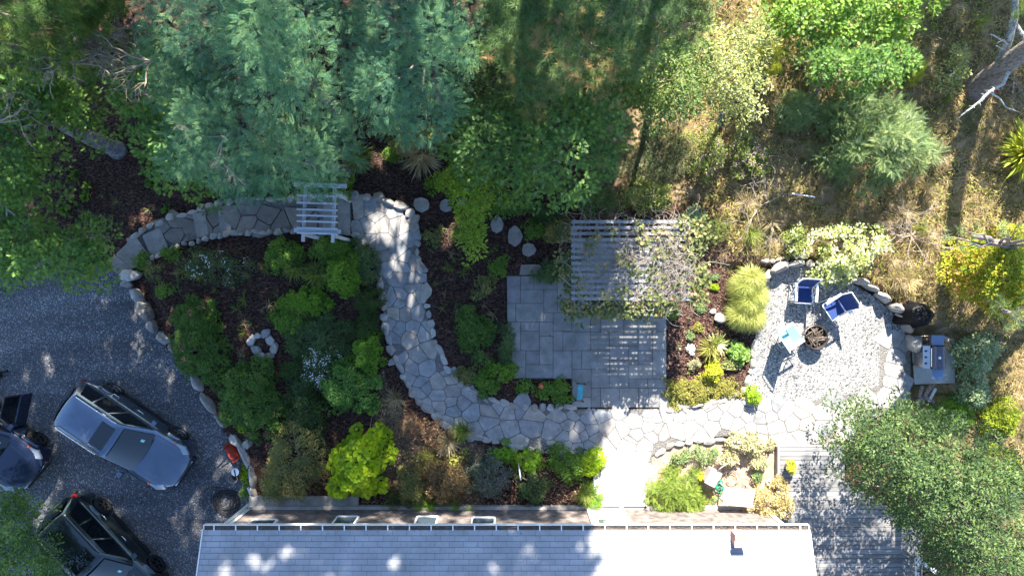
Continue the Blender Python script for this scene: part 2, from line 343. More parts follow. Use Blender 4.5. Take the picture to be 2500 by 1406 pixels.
CURVE = [(862, 492), (905, 490), (950, 502), (985, 525), (1008, 560), (1016, 600), (1020, 650), (1030, 710), (1044, 770), (1058, 830), (1085, 890), (1125, 938), (1180, 968), (1260, 990), (1400, 998), (1622, 998), (1700, 992), (1770, 978), (1828, 972), (1850, 988), (2000, 975), (2100, 958), (2145, 940), (2148, 825), (2222, 822), (2222, 990), (2150, 1012), (2100, 1040), (2052, 1085), (1893, 1085), (1893, 1064), (1760, 1064), (1640, 1080), (1592, 1112), (1590, 1200), (1460, 1200), (1470, 1130), (1425, 1106), (1330, 1098), (1240, 1086), (1150, 1062), (1085, 1030), (1040, 995), (1005, 955), (972, 895), (950, 830), (938, 770), (932, 710), (915, 655), (890, 610), (862, 578)]
FLAG = stonemat("flagstone", [(.20, .205, .22), (.32, .31, .30), (.26, .26, .265), (.39, .34, .28), (.28, .29, .30), (.34, .315, .29), (.23, .25, .27), (.30, .26, .23)], nscale=3.5)
JOINT = gravelmat("stone_dust", 40, (.10, .095, .09), (.19, .18, .165), (.32, .30, .27), (.85, .85, .85))
sheet("path_bed", CURVE, .024, JOINT)
m = M(); CUR = [p for p in CURVE if p[0] <= 1500 or p[1] > 1190]
flags(CURVE, .40, .024, lambda x, y: .034, m, 4, holes=[])
tag(m.build("flagstone_path", FLAG), kind="structure")
# left path descending to the drive
LPATH = [(240, 645), (300, 585), (350, 552), (420, 528), (520, 503), (620, 492), (720, 488), (858, 486), (858, 575), (720, 560), (620, 562), (520, 570), (430, 590), (370, 610), (325, 640), (285, 690)]
m = M(); n_ = len(LPATH); 
lw = [P(a, b)[:2] for a, b in LPATH]
# bed of the left path follows the slope
top = LPATH[:8]; bot = LPATH[8:][::-1]
rows = []
for (a, b), (c, d) in zip(top, bot):
    z = float(zg((a + c) / 2, (b + d) / 2)); rows.append((np.append(P(a, b)[:2], z + .012), np.append(P(c, d)[:2], z + .012)))
v = [q for r_ in rows for q in r_]; m.add(v, [[2 * i, 2 * i + 1, 2 * i + 3, 2 * i + 2] for i in range(len(rows) - 1)]); tag(m.build("sloping_path_bed", JOINT), kind="structure")
LFLAG = stonemat("brown_flagstone", [(.17, .145, .12), (.24, .205, .175), (.20, .175, .155), (.28, .23, .185)], nscale=3.5)
m = M(); flags(LPATH[2:13], .52, .045, lambda x, y: float(zw(x, y)) + .07, m, 21, thick=.07); tag(m.build("sloping_flagstone_path", LFLAG), kind="structure")
# stone step slabs across the left path
def slab(pts, z, name, label, cat, mat, th=.12, group=None):
    c = np.mean([P(a, b)[:2] for a, b in pts], 0); m = M(); m.prism(chaikin([P(a, b)[:2] for a, b in pts], .07), z - th, z)
    o = m.build(name, mat, loc=(c[0], c[1], z - th), bevel=.01); return tag(o, label, cat, group)
STEP = stonemat("step_stone", [(.24, .21, .18), (.3, .27, .24), (.27, .25, .24)], per='obj', nscale=4)
for i, (pts, lb) in enumerate([([(236, 640), (262, 622), (306, 655), (288, 688)], "long grey step slab where the path meets the gravel drive"),
    ([(262, 620), (295, 588), (322, 612), (316, 652), (306, 655)], "square brown step slab second up from the gravel drive"),
    ([(288, 580), (312, 572), (348, 625), (320, 640)], "long tan step slab leaning across the lower path"),
    ([(330, 572), (374, 553), (396, 602), (354, 628)], "broad brown slab on the bend of the lower path", "", "", "")[:2],
    ([(460, 520), (492, 514), (500, 572), (472, 580)], "narrow tan step slab in the middle of the shaded path"),
    ([(524, 503), (553, 498), (560, 565), (532, 568)], "upright grey step slab before the broad flagstones"),
    ([(826, 489), (855, 489), (856, 576), (828, 572)], "blue grey step slab just east of the white arbor"),
    ([(790, 489), (822, 489), (822, 572), (790, 570)], "shaded step slab beneath the white arbor")]):
    cx, cy = np.mean(pts, 0); slab(pts, float(zg(cx, cy)) + (.10 if i < 5 else .085), "step_slab", lb, "stone step", STEP)
# ------------------------------------------------------------------ bluestone patio, slab layout read from the photo
Z = lambda x, y: (1200 + x / 2.511, 450 + y / 2.511)
RECT = [(95,562,177,730),(177,562,260,645),(260,562,403,645),(177,645,320,730),(320,645,403,787),(403,562,490,700),(403,700,490,787),(95,730,148,843),(148,730,320,843),(320,787,377,843),
 (377,787,490,900),(100,843,178,1018),(178,843,293,900),(293,843,377,930),(178,900,293,1018),(293,930,377,1103),(210,1018,293,1103),(125,1018,210,1187),(210,1103,377,1187),(377,900,437,1018),
 (437,903,607,1018),(607,903,722,1018),(377,1018,493,1190),(493,1018,551,1132),(551,1018,722,1132),(722,903,810,992),(810,903,897,992),(897,903,985,1018),(985,903,1070,1018),(722,992,838,1077),
 (838,992,897,1103),(722,1077,841,1247),(897,1018,985,1103),(841,1103,985,1190),(985,1018,1070,1190),(841,1190,955,1247),(955,1190,1070,1247),(610,1132,722,1247),(493,1132,610,1305),(493,1305,610,1365),
 (610,1247,667,1365),(667,1247,783,1365),(783,1247,900,1365),(900,1247,960,1365),(960,1247,1070,1365),(490,787,607,903),(607,787,667,903),(667,787,810,903),(810,787,892,903),(892,787,1070,903),
 (490,700,620,787),(620,700,780,787),(780,700,892,787),(892,700,1070,787)]
yy = 330
for k, hgt in enumerate([90, 120, 70, 90]):
    x = 490; cs = [[130, 90, 160, 110, 90], [90, 170, 80, 140, 100], [160, 110, 120, 90, 100], [100, 140, 110, 150, 80]][k]
    for w_ in cs: RECT.append((x, yy, x + w_, yy + hgt)); x += w_
    yy += hgt
m = M(); rs = np.random.RandomState(2)
for a, b, c, d in RECT:
    p0 = P(*Z(a, b)); p1 = P(*Z(c, d)); j = .008; z = .034 + rs.uniform(0, .004)
    m.box(p0[0] + j, p1[1] + j, z - .02, p1[0] - j, p0[1] - j, z)
BLUE = stonemat("bluestone", [(.19, .19, .19), (.25, .25, .24), (.21, .21, .205), (.29, .285, .265), (.22, .21, .22), (.32, .30, .27), (.20, .21, .20), (.27, .255, .25)], nscale=2.2, bump=.12)
tag(m.build("bluestone_patio", BLUE), kind="structure")
PAT = [Z(90, 556), Z(485, 556), Z(485, 325), Z(1075, 325), Z(1075, 1370), Z(488, 1370), Z(488, 1192), Z(120, 1192)]
sheet("patio_bed", PAT, .016, simple("patio_joint", (.07, .065, .06), .9, noise=.3))
# ------------------------------------------------------------------ boulders and edging stones: individuals
def rock_mesh(seed, name, flat=.6, sub=3):
    import bmesh
    bm = bmesh.new(); bmesh.ops.create_icosphere(bm, subdivisions=sub, radius=.5); rs = np.random.RandomState(seed)
    v = np.array([q.co[:] for q in bm.verts]); pl = rs.normal(size=(11, 3)); pl /= np.linalg.norm(pl, axis=1)[:, None]
    for n_, d in zip(pl, rs.uniform(.28, .42, 11)):
        k = v @ n_ - d; v = v - np.where(k > 0, k, 0)[:, None] * n_ * .9
    v += .018 * np.stack([noise2(v[:, 0] * 3 + v[:, 2] * 5, v[:, 1] * 4, 3, seed + q) for q in range(3)], 1); v[:, 2] *= flat
    for q, c in zip(bm.verts, v): q.co = c
    me = bpy.data.meshes.new(name); bm.to_mesh(me); bm.free(); me.polygons.foreach_set("use_smooth", [False] * len(me.polygons)); return me
ROCK = stonemat("pale_rock", [(.24, .21, .18), (.42, .39, .35), (.32, .27, .23), (.50, .47, .43), (.28, .28, .28), (.37, .34, .29)], per='obj', nscale=7, bump=.5)
RM = [rock_mesh(50 + i, "edging_stone") for i in range(10)]
for q in RM: q.materials.append(ROCK)
def rock(name, label, cat, px, py, lx, ly, lz, ang, group=None, z=None, k=None):
    """lx, ly in photo px; ang: image angle, degrees, x axis right / y up"""
    o = bpy.data.objects.new(name, RM[random.randrange(10) if k is None else k]); C.objects.link(o)
    p = G(px, py); zz = p[2] if z is None else z
    o.location = (p[0], p[1], zz + lz * .22); o.scale = (lx / K * 1.25, ly / K * 1.25, lz * 1.7); o.rotation_euler = (random.uniform(-.1, .1), random.uniform(-.1, .1), math.radians(ang))
    return tag(o, label, cat, group)
def edge_row(pts, label, group, size=(20, 32), wid=(13, 19), lz=.16, off=0, skip=(), zadd=0):
    pts = [np.array(p, float) for p in pts]; seg = [np.hypot(*(pts[i + 1] - pts[i])) for i in range(len(pts) - 1)]; tot = sum(seg); s = 0
    while s < tot:
        L_ = random.uniform(*size); t = s + L_ / 2; k = 0
        while k < len(seg) - 1 and t > seg[k]: t -= seg[k]; k += 1
        d = (pts[k + 1] - pts[k]) / seg[k]; p = pts[k] + d * t; nrm = np.array([-d[1], d[0]]); p = p + nrm * random.uniform(-3, 3)
        s += L_ * 1.02
        if any(a < p[0] < c and b < p[1] < d2 for a, b, c, d2 in skip): continue
        q_ = random.choice((.7, .85, 1, 1, 1.1, 1.3)); rock("edging_stone", label, "stone", p[0], p[1], L_ * q_, random.uniform(*wid) * random.choice((.75, 1, 1, 1.2)), lz * random.uniform(.6, 1.4), -math.degrees(math.atan2(d[1], d[0])) + random.uniform(-12, 12), group, z=float(zg(*p)) + zadd)
edge_row([(878, 592), (895, 620), (912, 650), (928, 695), (936, 740), (941, 790), (950, 835), (972, 893), (1002, 952), (1035, 992), (1082, 1030), (1150, 1066)], "pale rounded edging stone along the west side of the curved path", "edging stones west of the curved path")
edge_row([(1150, 1066), (1240, 1088), (1330, 1100), (1430, 1107)], "small edging stone where the path meets the bed above the house", "edging stones above the house bed", lz=.1, wid=(9, 13))
edge_row([(1014, 540), (1018, 600), (1022, 650), (1032, 710), (1046, 770), (1060, 832), (1088, 892), (1128, 938), (1182, 968), (1260, 990), (1397, 994)], "pale edging stone along the inner east side of the curved path", "edging stones east of the curved path", size=(17, 27), wid=(11, 16))
edge_row([(300, 578), (350, 548), (420, 524), (520, 498), (620, 487), (720, 483), (845, 480)], "angular edging stone along the upper side of the shaded sloping path", "edging stones above the shaded path", size=(18, 32), wid=(12, 18), zadd=.06)
edge_row([(335, 645), (375, 617), (430, 597), (520, 575), (620, 566), (720, 566)], "small edging stone along the lower side of the shaded sloping path", "edging stones below the shaded path", size=(14, 24), wid=(9, 14), zadd=.05)
edge_row([(1626, 998), (1700, 992), (1770, 976), (1818, 950), (1834, 905), (1840, 840)], "bleached edging stone between the mulch bed and the gravel terrace", "edging stones west of the gravel terrace", size=(17, 26), wid=(10, 15), lz=.14)
pts = [(1856, 690), (1872, 664), (1900, 648), (1945, 640), (2000, 648), (2070, 678), (2130, 712), (2178, 752), (2208, 802), (2216, 832)]
edge_row(pts, "sunlit stone in the low wall curving round the gravel terrace", "stones of the low terrace wall", size=(24, 42), wid=(15, 21), lz=.72, zadd=.03)
edge_row([(1600, 1112), (1640, 1086), (1700, 1078), (1760, 1072)], "white edging stone above the sandy bed by the house", "edging stones of the sandy bed", size=(20, 34), wid=(10, 14), lz=.1)
edge_row([(1868, 672), (1850, 640), (1880, 636), (1920, 630), (1960, 628)][1:], "loose pale stone behind the top of the terrace wall", "loose stones behind the terrace wall", size=(16, 26), wid=(9, 14), lz=.2)
for px, py, l, w_, a, lb in [(897, 482, 20, 14, 0, "white flat boulder at the corner of the path top"), (925, 480, 30, 18, 10, "grey boulder second from the arbor at the path top"), (950, 494, 30, 15, -25, "white boulder on the bend of the path top"), (978, 502, 36, 18, -15, "large pale boulder on the outer bend of the path"),
    (1000, 520, 22, 22, -40, "square pale boulder near the top of the east edge"), (1010, 536, 32, 22, 60, "tall white boulder on the sunny east bend"), (1012, 556, 26, 22, 80, "rounded white boulder below the sunny bend"), (866, 478, 24, 20, 0, "grey stone block beside the arbor step"), (870, 575, 26, 14, -15, "blue stone block below the arbor step"), (886, 610, 16, 30, 30, "white pointed stone at the west edge top")]:
    rock("boulder", lb, "boulder", px, py, l, w_, .26, a, "boulders round the top of the path")
for px, py, l, w_, a, lb in [(300, 672, 44, 30, 0, "grey speckled boulder beside the lowest step"), (293, 693, 20, 20, 0, "round blue boulder at the foot of the steps"), (322, 722, 44, 26, -50, "bright sunlit boulder at the head of the retaining wall"), (345, 755, 56, 30, -52, "long white boulder in the retaining wall"), (366, 793, 34, 22, -55, "small tan boulder in the retaining wall"),
    (398, 826, 50, 30, -40, "banded brown boulder in the retaining wall"), (422, 852, 44, 26, -50, "mossy blue boulder in the retaining wall"), (450, 888, 46, 24, -52, "grey boulder partly under the rose hedge"), (478, 930, 46, 24, -55, "grey boulder under the middle of the rose hedge"), (508, 982, 48, 24, -58, "low grey boulder beyond the red rose flowers"), (540, 1032, 44, 24, -50, "low boulder above the orange wheelbarrow"), (572, 1072, 40, 22, -40, "flat boulder right above the orange wheelbarrow"),
    (602, 1084, 36, 24, 50, "blue grey block behind the orange wheelbarrow"), (600, 1120, 70, 26, -62, "long curved slab beside the white bucket"), (614, 1165, 44, 20, -85, "narrow slab below the long curved slab"), (620, 1200, 48, 22, -80, "last pale slab at the house end of the wall")]:
    o = rock("retaining_boulder", lb, "boulder", px, py, l * 1.22, w_ * .92, .5, a, "boulders of the retaining wall by the drive"); o.scale.z = 1.75 if py > 740 else 1.1; o.location.z = -.26 if py > 740 else -.36
for px, py, l, w_, a, lb in [(1030, 500, 42, 38, 20, "large round stepping stone nearest the path bend"), (1088, 502, 32, 34, 60, "second stepping stone east of the path bend"), (1128, 500, 26, 40, 30, "shaded stepping stone under the hanging branch"), (1213, 548, 32, 46, -20, "pale oval stepping stone under the oak"), (1257, 577, 40, 50, 0, "tall pale stepping stone between oak and patio"), (1290, 610, 36, 34, -30, "small square stepping stone above the patio")]:
    pts = [(px + l / 2 * math.cos(t) * random.uniform(.85, 1.12), py + w_ / 2 * math.sin(t) * random.uniform(.85, 1.12)) for t in np.linspace(0, 6.28, 9)[:-1]]
    slab(pts, .075, "stepping_stone", lb, "stepping stone", STEP, group="stepping stones to the patio")
slab([(1272, 646), (1318, 646), (1330, 668), (1268, 672)], .09, "stepping_stone", "flat trapezoid stepping stone touching the patio edge", "stepping stone", STEP, group="stepping stones to the patio")
for i, (px, py, l, w_, a) in enumerate([(616, 830, 18, 26, -30), (630, 819, 15, 12, 0), (649, 814, 26, 18, 30), (660, 830, 24, 22, -50), (670, 850, 20, 26, -10), (658, 868, 24, 18, 15), (640, 867, 16, 14, 0), (626, 853, 28, 18, -40)]):
    rock("ring_stone", ["left pale stone", "small brown round stone", "top pale stone", "upper right pale stone", "right pale stone", "lower right pale stone", "smallest bottom pale stone", "lower left long pale stone"][i] + " of the ring in the dark bed", "stone", px, py, l, w_, .22, a, "stones of the ring in the dark bed")
rock("white_rock", "single white rock between mulch and tall feathery grass", "rock", 1757, 776, 28, 20, .3, -15)
rock("white_rock", "small bright rock above the larger white rock", "rock", 1741, 760, 16, 10, .12, 10)
# ------------------------------------------------------------------ house
EAVE = 3.0; GY = -7.12; WY = -7.46; XL, XR = -9.1, 8.76; PITCH = 4 / 12
def shinglemat():
    m, t, N, L, b = nodes("roof_shingle"); tc = N.new("ShaderNodeTexCoord")
    br = N.new("ShaderNodeTexBrick"); br.inputs["Scale"].default_value = 1; br.inputs["Brick Width"].default_value = .42; br.inputs["Row Height"].default_value = .152; br.inputs["Mortar Size"].default_value = .006
    br.inputs["Mortar Smooth"].default_value = .2; br.inputs["Bias"].default_value = -.1; br.offset = .37
    br.inputs["Color1"].default_value = (.34, .345, .355, 1); br.inputs["Color2"].default_value = (.39, .395, .405, 1); br.inputs["Mortar"].default_value = (.19, .19, .20, 1)
    mpp = N.new("ShaderNodeMapping"); mpp.inputs["Location"].default_value = (0, .008, 0); L.new(tc.outputs["Object"], mpp.inputs[0]); L.new(mpp.outputs[0], br.inputs[0]); nz = N.new("ShaderNodeTexNoise"); nz.inputs["Scale"].default_value = 60; L.new(tc.outputs["Object"], nz.inputs[0])
    n2 = N.new("ShaderNodeTexNoise"); n2.inputs["Scale"].default_value = 1.2; n2.inputs["Detail"].default_value = 6; L.new(tc.outputs["Object"], n2.inputs[0])
    r = N.new("ShaderNodeValToRGB"); r.color_ramp.elements[0].position = .3; r.color_ramp.elements[0].color = (.55, .56, .56, 1); r.color_ramp.elements[1].position = .7; r.color_ramp.elements[1].color = (1.05, 1.05, 1.08, 1)
    ad = N.new("ShaderNodeMath"); ad.operation = 'MULTIPLY_ADD'; ad.inputs[1].default_value = .5; ad.inputs[2].default_value = .0
    L.new(nz.outputs[0], ad.inputs[0]); a2 = N.new("ShaderNodeMath"); a2.operation = 'MULTIPLY_ADD'; a2.inputs[1].default_value = .55; L.new(n2.outputs[0], a2.inputs[0]); L.new(ad.outputs[0], a2.inputs[2]); L.new(a2.outputs[0], r.inputs[0])
    mx = N.new("ShaderNodeMix"); mx.data_type = 'RGBA'; mx.blend_type = 'MULTIPLY'; mx.inputs[0].default_value = 1; L.new(br.outputs[0], mx.inputs[6]); L.new(r.outputs[0], mx.inputs[7]); L.new(mx.outputs[2], b.inputs[0]); b.inputs["Roughness"].default_value = .85
    bp = N.new("ShaderNodeBump"); bp.invert = True; bp.inputs["Strength"].default_value = .5; bp.inputs["Distance"].default_value = .02; L.new(br.outputs["Fac"], bp.inputs["Height"]); L.new(bp.outputs[0], b.inputs["Normal"]); return m
ROOFM = shinglemat()
SIDING = simple("cedar_siding", (.15, .125, .115), .85, noise=.45, nscale=5, bump=.3)
house = thing("house", "long low house with pale grey shingle roof and white gutter", "house", (0, -10, 0))
def curved(y): return EAVE + (GY - y) * PITCH
m = M(); ridge = -13.2; zr = curved(ridge)
# roof: stepped shingle courses as real low ledges
nr = 40; ys_ = np.linspace(GY, ridge, nr + 1)
for a, b_ in zip(ys_[:-1], ys_[1:]):
    z0, z1 = curved(a) + .012, curved(b_) + .001
    m.add([(XL, a, z0), (XR, a, z0), (XR, b_, z1), (XL, b_, z1)], [[0, 3, 2, 1]]); m.add([(XL, a, z0 - .012), (XR, a, z0 - .012), (XR, a, z0), (XL, a, z0)], [[0, 1, 2, 3]])
m.add([(XL, ridge, zr), (XR, ridge, zr), (XR, -19.3, EAVE), (XL, -19.3, EAVE)], [[0, 3, 2, 1]])
m.add([(XL, GY, EAVE - .16), (XR, GY, EAVE - .16), (XR, ridge, zr - .16), (XL, ridge, zr - .16), (XR, -19.3, EAVE - .16), (XL, -19.3, EAVE - .16), (XL, GY, EAVE), (XR, GY, EAVE), (XR, ridge, zr), (XL, ridge, zr), (XR, -19.3, EAVE), (XL, -19.3, EAVE)],
      [[0, 1, 2, 3], [3, 2, 4, 5], [0, 6, 7, 1], [1, 7, 8, 2], [2, 8, 10, 4], [0, 3, 9, 6], [3, 5, 11, 9], [5, 4, 10, 11]])
roof = m.build("roof", ROOFM, house, world=True)
for xx in (XL - .03, XR + .003): m = M(); m.add([(xx, GY, EAVE - .17), (xx + .027, GY, EAVE - .17), (xx + .027, ridge, zr - .17), (xx, ridge, zr - .17), (xx, GY, EAVE + .03), (xx + .027, GY, EAVE + .03), (xx + .027, ridge, zr + .03), (xx, ridge, zr + .03)], [[0,3,2,1],[4,5,6,7],[0,1,5,4],[1,2,6,5],[2,3,7,6],[3,0,4,7]]); m.build("rake_board", WHITE, house, world=True)
# wall: shingle courses, with real openings
m = M(); wins = [(622, 685, 1.25), (820, 876, .95), (1016, 1071, .95), (1152, 1210, 1.05)]; WX = [((a - 1250) / 75.5, (b - 1250) / 75.5, c) for a, b, c in wins]
doorx = (2.62, 3.62); ops = [(a, b, zz, 2.62) for a, b, zz in WX] + [(*doorx, .12, 2.2)]
for zc in np.arange(-.5, 2.8, .13):
    cuts = sorted((a, b) for a, b, z0, z1 in ops if zc + .13 > z0 and zc < z1); x = XL + .2
    for a, b in cuts + [(XR - .2, None)]:
        if a > x: m.add([(x, WY, zc), (a, WY, zc), (a, WY - .02, zc + .13), (x, WY - .02, zc + .13), (x, WY - .02, zc), (a, WY - .02, zc)], [[0, 3, 2, 1], [0, 1, 5, 4]])
        if b: x = b
m.box(XL + .2, -19, -.6, XL + .32, WY - .03, 2.85); m.box(XR - .32, -19, -.6, XR - .2, WY - .03, 2.85)
m.box(XL + .33, -18.9, -.6, XR - .33, -18.8, 2.85); m.box(XL + .33, -8.6, -.6, XR - .33, -8.5, 2.6)
for xx in (XL + .2, XR - .32): m.add([(xx, WY - .1, 2.85), (xx, ridge, zr - .2), (xx, -19, 2.85), (xx + .12, WY - .1, 2.85), (xx + .12, ridge, zr - .2), (xx + .12, -19, 2.85)], [[0, 1, 2], [3, 5, 4]])
m.build("wall", SIDING, house, world=True)
m = M(); m.box(XL + .2, WY + .003, -.6, XR - .2, WY + .1, .16); m.build("foundation", simple("foundation", (.38, .36, .33), .9, noise=.25, nscale=3), house, world=True)
m = M(); m.box(XL + .14, WY + .005, .17, XL + .28, WY + .035, 2.9); m.build("corner_board", WHITE, house, world=True); m = M(); m.box(XR - .3, WY + .005, .17, XR - .16, WY + .035, 2.9); m.build("corner_board", WHITE, house, world=True)
GLASS = simple("window_glass", (.05, .07, .09), .06, spec=.8, coat=.6)
for a, b, zz in WX:
    m = M(); w = .05; y0 = WY - .05; y1 = WY + .06
    m.box(a, y0, zz, a + w, y1, 2.62); m.box(b - w, y0, zz, b, y1, 2.62); m.box(a + w, y0, zz, b - w, y1 + .02, zz + w); m.box(a + w, y0, 2.56, b - w, y1, 2.62)
    f = m.build("window", WHITE, house, world=True)
    # glazed sash leaning out at the bottom
    m = M(); m.add([(a + w, WY + 10.05, zz + w), (b - w, WY + 10.05, zz + w), (b - w, WY + 9.99, 2.56), (a + w, WY + 9.99, 2.56)], [[0, 1, 2, 3]]); m.build("pane", GLASS, f)
m = M(); m.box(doorx[0], WY - .04, .12, doorx[1], WY + .0, 2.2); dr = m.build("door", simple("door_paint", (.6, .6, .58), .5), house, world=True)
m = M(); m.box(doorx[0] + .15, 10 + WY + .003, 1.1, doorx[1] - .15, 10 + WY + .012, 2.0); m.build("glazing", GLASS, dr)
m = M(); m.box(doorx[0] - .12, WY + .003, .16, doorx[0] - .003, WY + .08, 2.3); m.box(doorx[1] + .003, WY + .003, .16, doorx[1] + .12, WY + .08, 2.3); m.box(doorx[0], WY + .004, 2.203, doorx[1], WY + .08, 2.3); m.build("door_frame", WHITE, house, world=True)
# gutter with straps and leaf litter
m = M(); g0 = GY + .01; g1 = GY + .15
m.box(XL, g1 - .022, EAVE - .12, XR, g1, EAVE + .012); m.box(XL, g0, EAVE - .13, XR, g1 - .023, EAVE - .115); m.box(XL, g0, EAVE - .114, XL + .02, g1 - .023, EAVE + .005); m.box(XR - .02, g0, EAVE - .114, XR, g1 - .023, EAVE + .005)
gut = m.build("gutter", WHITE, house, world=True)
for i in range(28):
    x = XL + .3 + i * .64; m = M(); m.box(x, g0 + 10 - .03, EAVE + .006, x + .035, g1 + 10 - .023, EAVE + .016)
    m.build("strap", WHITE, gut)
m = M(); rs = np.random.RandomState(5)
m.box(XL + .03, g0 + 10, EAVE - .1, XR - .03, g1 + 10 - .03, EAVE - .045)
for i in range(2600):
    x = rs.uniform(XL + .03, XR - .05); y = rs.uniform(g0 + .01, g1 - .04) + 10; a = rs.uniform(0, 6.28); l = rs.uniform(.015, .05); c, s_ = math.cos(a) * l, math.sin(a) * l * .4; z = EAVE - .04 + rs.uniform(0, .03)
    m.add([(x - c, y - s_, z), (x + s_ * .4, y - .008, z + .004), (x + c, y + s_, z), (x - s_ * .4, y + .008, z + .006)], [[0, 1, 2, 3]])
m.build("leaf_litter", stonemat("gutter_litter", [(.05, .035, .03), (.2, .14, .09), (.12, .09, .07), (.35, .3, .24)]), gut)
m = M(); m.tube([(XL + .12, GY + .07, 2.85), (XL + .12, WY + .1, 2.5), (XL + .12, WY + .09, .1), (XL + .12, WY + .09, -.3)], .045, 8); m.tube([(XL + .12, WY + .09, -.3), (XL + .1, WY + .3, -.45), (XL - .05, WY + .55, -.52)], .055, 8); m.build("downspout", WHITE, house, world=True, smooth=True)
m = M(); cx, cy = P(1822, 1334, 3.9)[:2]; cz = curved(cy)
m.box(cx - .16, cy - .16, cz - .25, cx + .16, cy + .16, cz + .38); ch = m.build("chimney", simple("chimney_brick", (.42, .22, .18), .85, noise=.25, nscale=14), roof)
for v_ in ch.data.vertices: v_.co.y += 10
m = M(); m.box(cx - .19, cy - .19 + 10, cz + .382, cx + .19, cy - .02 + 10, cz + .42); m.build("flashing", simple("terracotta", (.55, .3, .25), .8), house)
# roof edge litter
m = M()
for i in range(500):
    x = rs.uniform(XL, XR); y = GY - rs.exponential(.25) ** 1.0 - rs.uniform(0, 5) * (rs.rand() < .35); z = curved(y) + .016; l = rs.uniform(.012, .035); a = rs.uniform(0, 6.28); c, s_ = math.cos(a) * l, math.sin(a) * l
    m.add([(x - c, y - s_, z), (x + s_ * .4, y - c * .4, z + .006), (x + c, y + s_, z)], [[0, 1, 2]])
tag(m.build("roof_litter", simple("dry_litter", (.16, .11, .08), .9)), kind="stuff")
# ------------------------------------------------------------------ concrete strip, landing, deck
m = M(); m.box(-8.9, WY + .11, -.62, -5.2, WY + .42, .05); o = m.build("concrete_strip", simple("strip_concrete", (.34, .31, .27), .9, noise=.3, nscale=3)); tag(o, kind="structure")
DW = woodmat("deck_wood", (.25, .245, .245), 'x', dark=.5)
m = M(); y = -5.55
while y > WY + .13: m.box(2.75, y - .135, .03, 4.55, y, .16); y -= .143
tag(m.build("door_landing", woodmat("bleached_wood", (.46, .44, .41), "x", dark=.75), bevel=.004), "bleached wooden landing between the flagstones and the house door", "landing")
deck = thing("wooden_deck", "weathered grey plank deck right of the house roof", "deck", (11, -8, 0))
m = M(); y = -5.35; rs = np.random.RandomState(3)
while y > -14:
    x = 9.0
    x1 = 11.2 if y > -6.4 else min(13.75, 11.2 + (-6.4 - y) * 1.6); z = .17 + rs.uniform(0, .004) - (.0 if y < -6.4 else .004)
    k = 9.0 + rs.uniform(1.5, 3.5); k = min(k, x1 - .3)
    m.box(x, y - .136, z - .03, k, y, z); m.box(k + .004, y - .136, z - .03, x1, y, z); y -= .150
m.build("decking", DW, deck, world=True)
TRM = woodmat("deck_trim", (.3, .29, .28), 'y')
for bb in ((8.93, -7.0, -.2, 8.99, -5.3, .2), (9.0, -5.34, -.1, 11.2, -5.3, .18), (13.76, -14, -.2, 13.8, -8.1, .2)): m = M(); m.box(*bb); m.build("border_board", TRM, deck, world=True)
m = M(); m.box(9.05, -13.9, -.1, 13.7, -8.2, .12); m.box(9.05, -8.2, -.1, 11.1, -5.4, .12); m.build("underframe", simple("under_wood", (.08, .07, .06), .9), deck, world=True)
m = M(); a = P(2236, 1362, .95); b2 = P(2290, 1398, .95); m.bar((a[0], a[1], .95), (b2[0], b2[1], .95), .14, .05); m.bar((a[0], a[1], .95), (a[0], a[1] - 2.2, .95), .05, .05)
rl = m.build("handrail", WHITE, deck, world=True)
RW = woodmat("rail_wood", (.25, .25, .26), 'y')
for k in range(13):
    q = a + (b2 - a) * (k + .5) / 5 if k < 5 else a + np.array([0, -.15 - (k - 5) * .27, 0]); m = M(); m.bar((q[0], q[1], .17), (q[0], q[1], .9), .05, .05); m.build("baluster", RW, deck, world=True)
# ------------------------------------------------------------------ arbor (small) and pergola (large)
AW = woodmat("arbor_wood", (.50, .52, .56), 'x'); AW2 = woodmat("arbor_wood_long", (.46, .48, .52), 'y')
za = 2.15
arb = thing("garden_arbor", "small white wooden arbor spanning the shaded path", "arbor", P(772, 525, 0))
def ww(px, py, z): return P(px, py, z)
for pa, pb in (((746, 452), (740, 590)), ((818, 452), (812, 592))):
    a = ww(*pa, za); b = ww(*pb, za); m = M(); m.bar(a, b, .075, .14); m.build("beam", AW2, arb, world=True)
for py, w_ in ((477, .05), (495, .05), (511, .05), (525.5, .05), (540, .05), (556.5, .055), (568.5, .05)):
    m = M(); a = ww(725, py, za + .12); b = ww(824, py + 3, za + .12); m.bar(a, b, w_, .08); m.build("slat", AW, arb, world=True)
m = M(); m.bar(ww(718, 562, za + .06), ww(832, 566, za + .06), .13, .035); m.build("top_plank", AW, arb, world=True); m = M(); m.bar(ww(718, 486, za + .06) + np.array([0, .45, 0]), ww(846, 455, za + .06), .13, .035); m.build("top_plank", AW, arb, world=True)
for px, py in ((744, 470), (816, 470), (741, 572), (813, 575)):
    q = ww(px, py, za); m = M(); m.bar((q[0], q[1], float(zw(q[0], q[1]))), (q[0], q[1], za - .07), .09, .09); m.build("post", AW2, arb, world=True)
zp = 2.4
perg = thing("pergola", "large grey slatted pergola overgrown with bare vines at the patio", "pergola", P(1540, 640, 0))
PW = woodmat("pergola_wood", (.30, .31, .32), 'x'); PW2 = woodmat("pergola_beam", (.27, .28, .29), 'y')
x0, y0, _ = P(1397, 538, zp); x1, y1, _ = P(1682, 733, zp)
ny_ = 14
for i in range(ny_):
    y = y0 - .05 + (y1 - y0 + .1) * i / (ny_ - 1); m = M(); m.bar((x0 - .03, y, zp + .03), (x1 + .03, y + random.uniform(-.01, .01), zp + .03), .095, .035); m.build("slat", PW, perg, world=True)
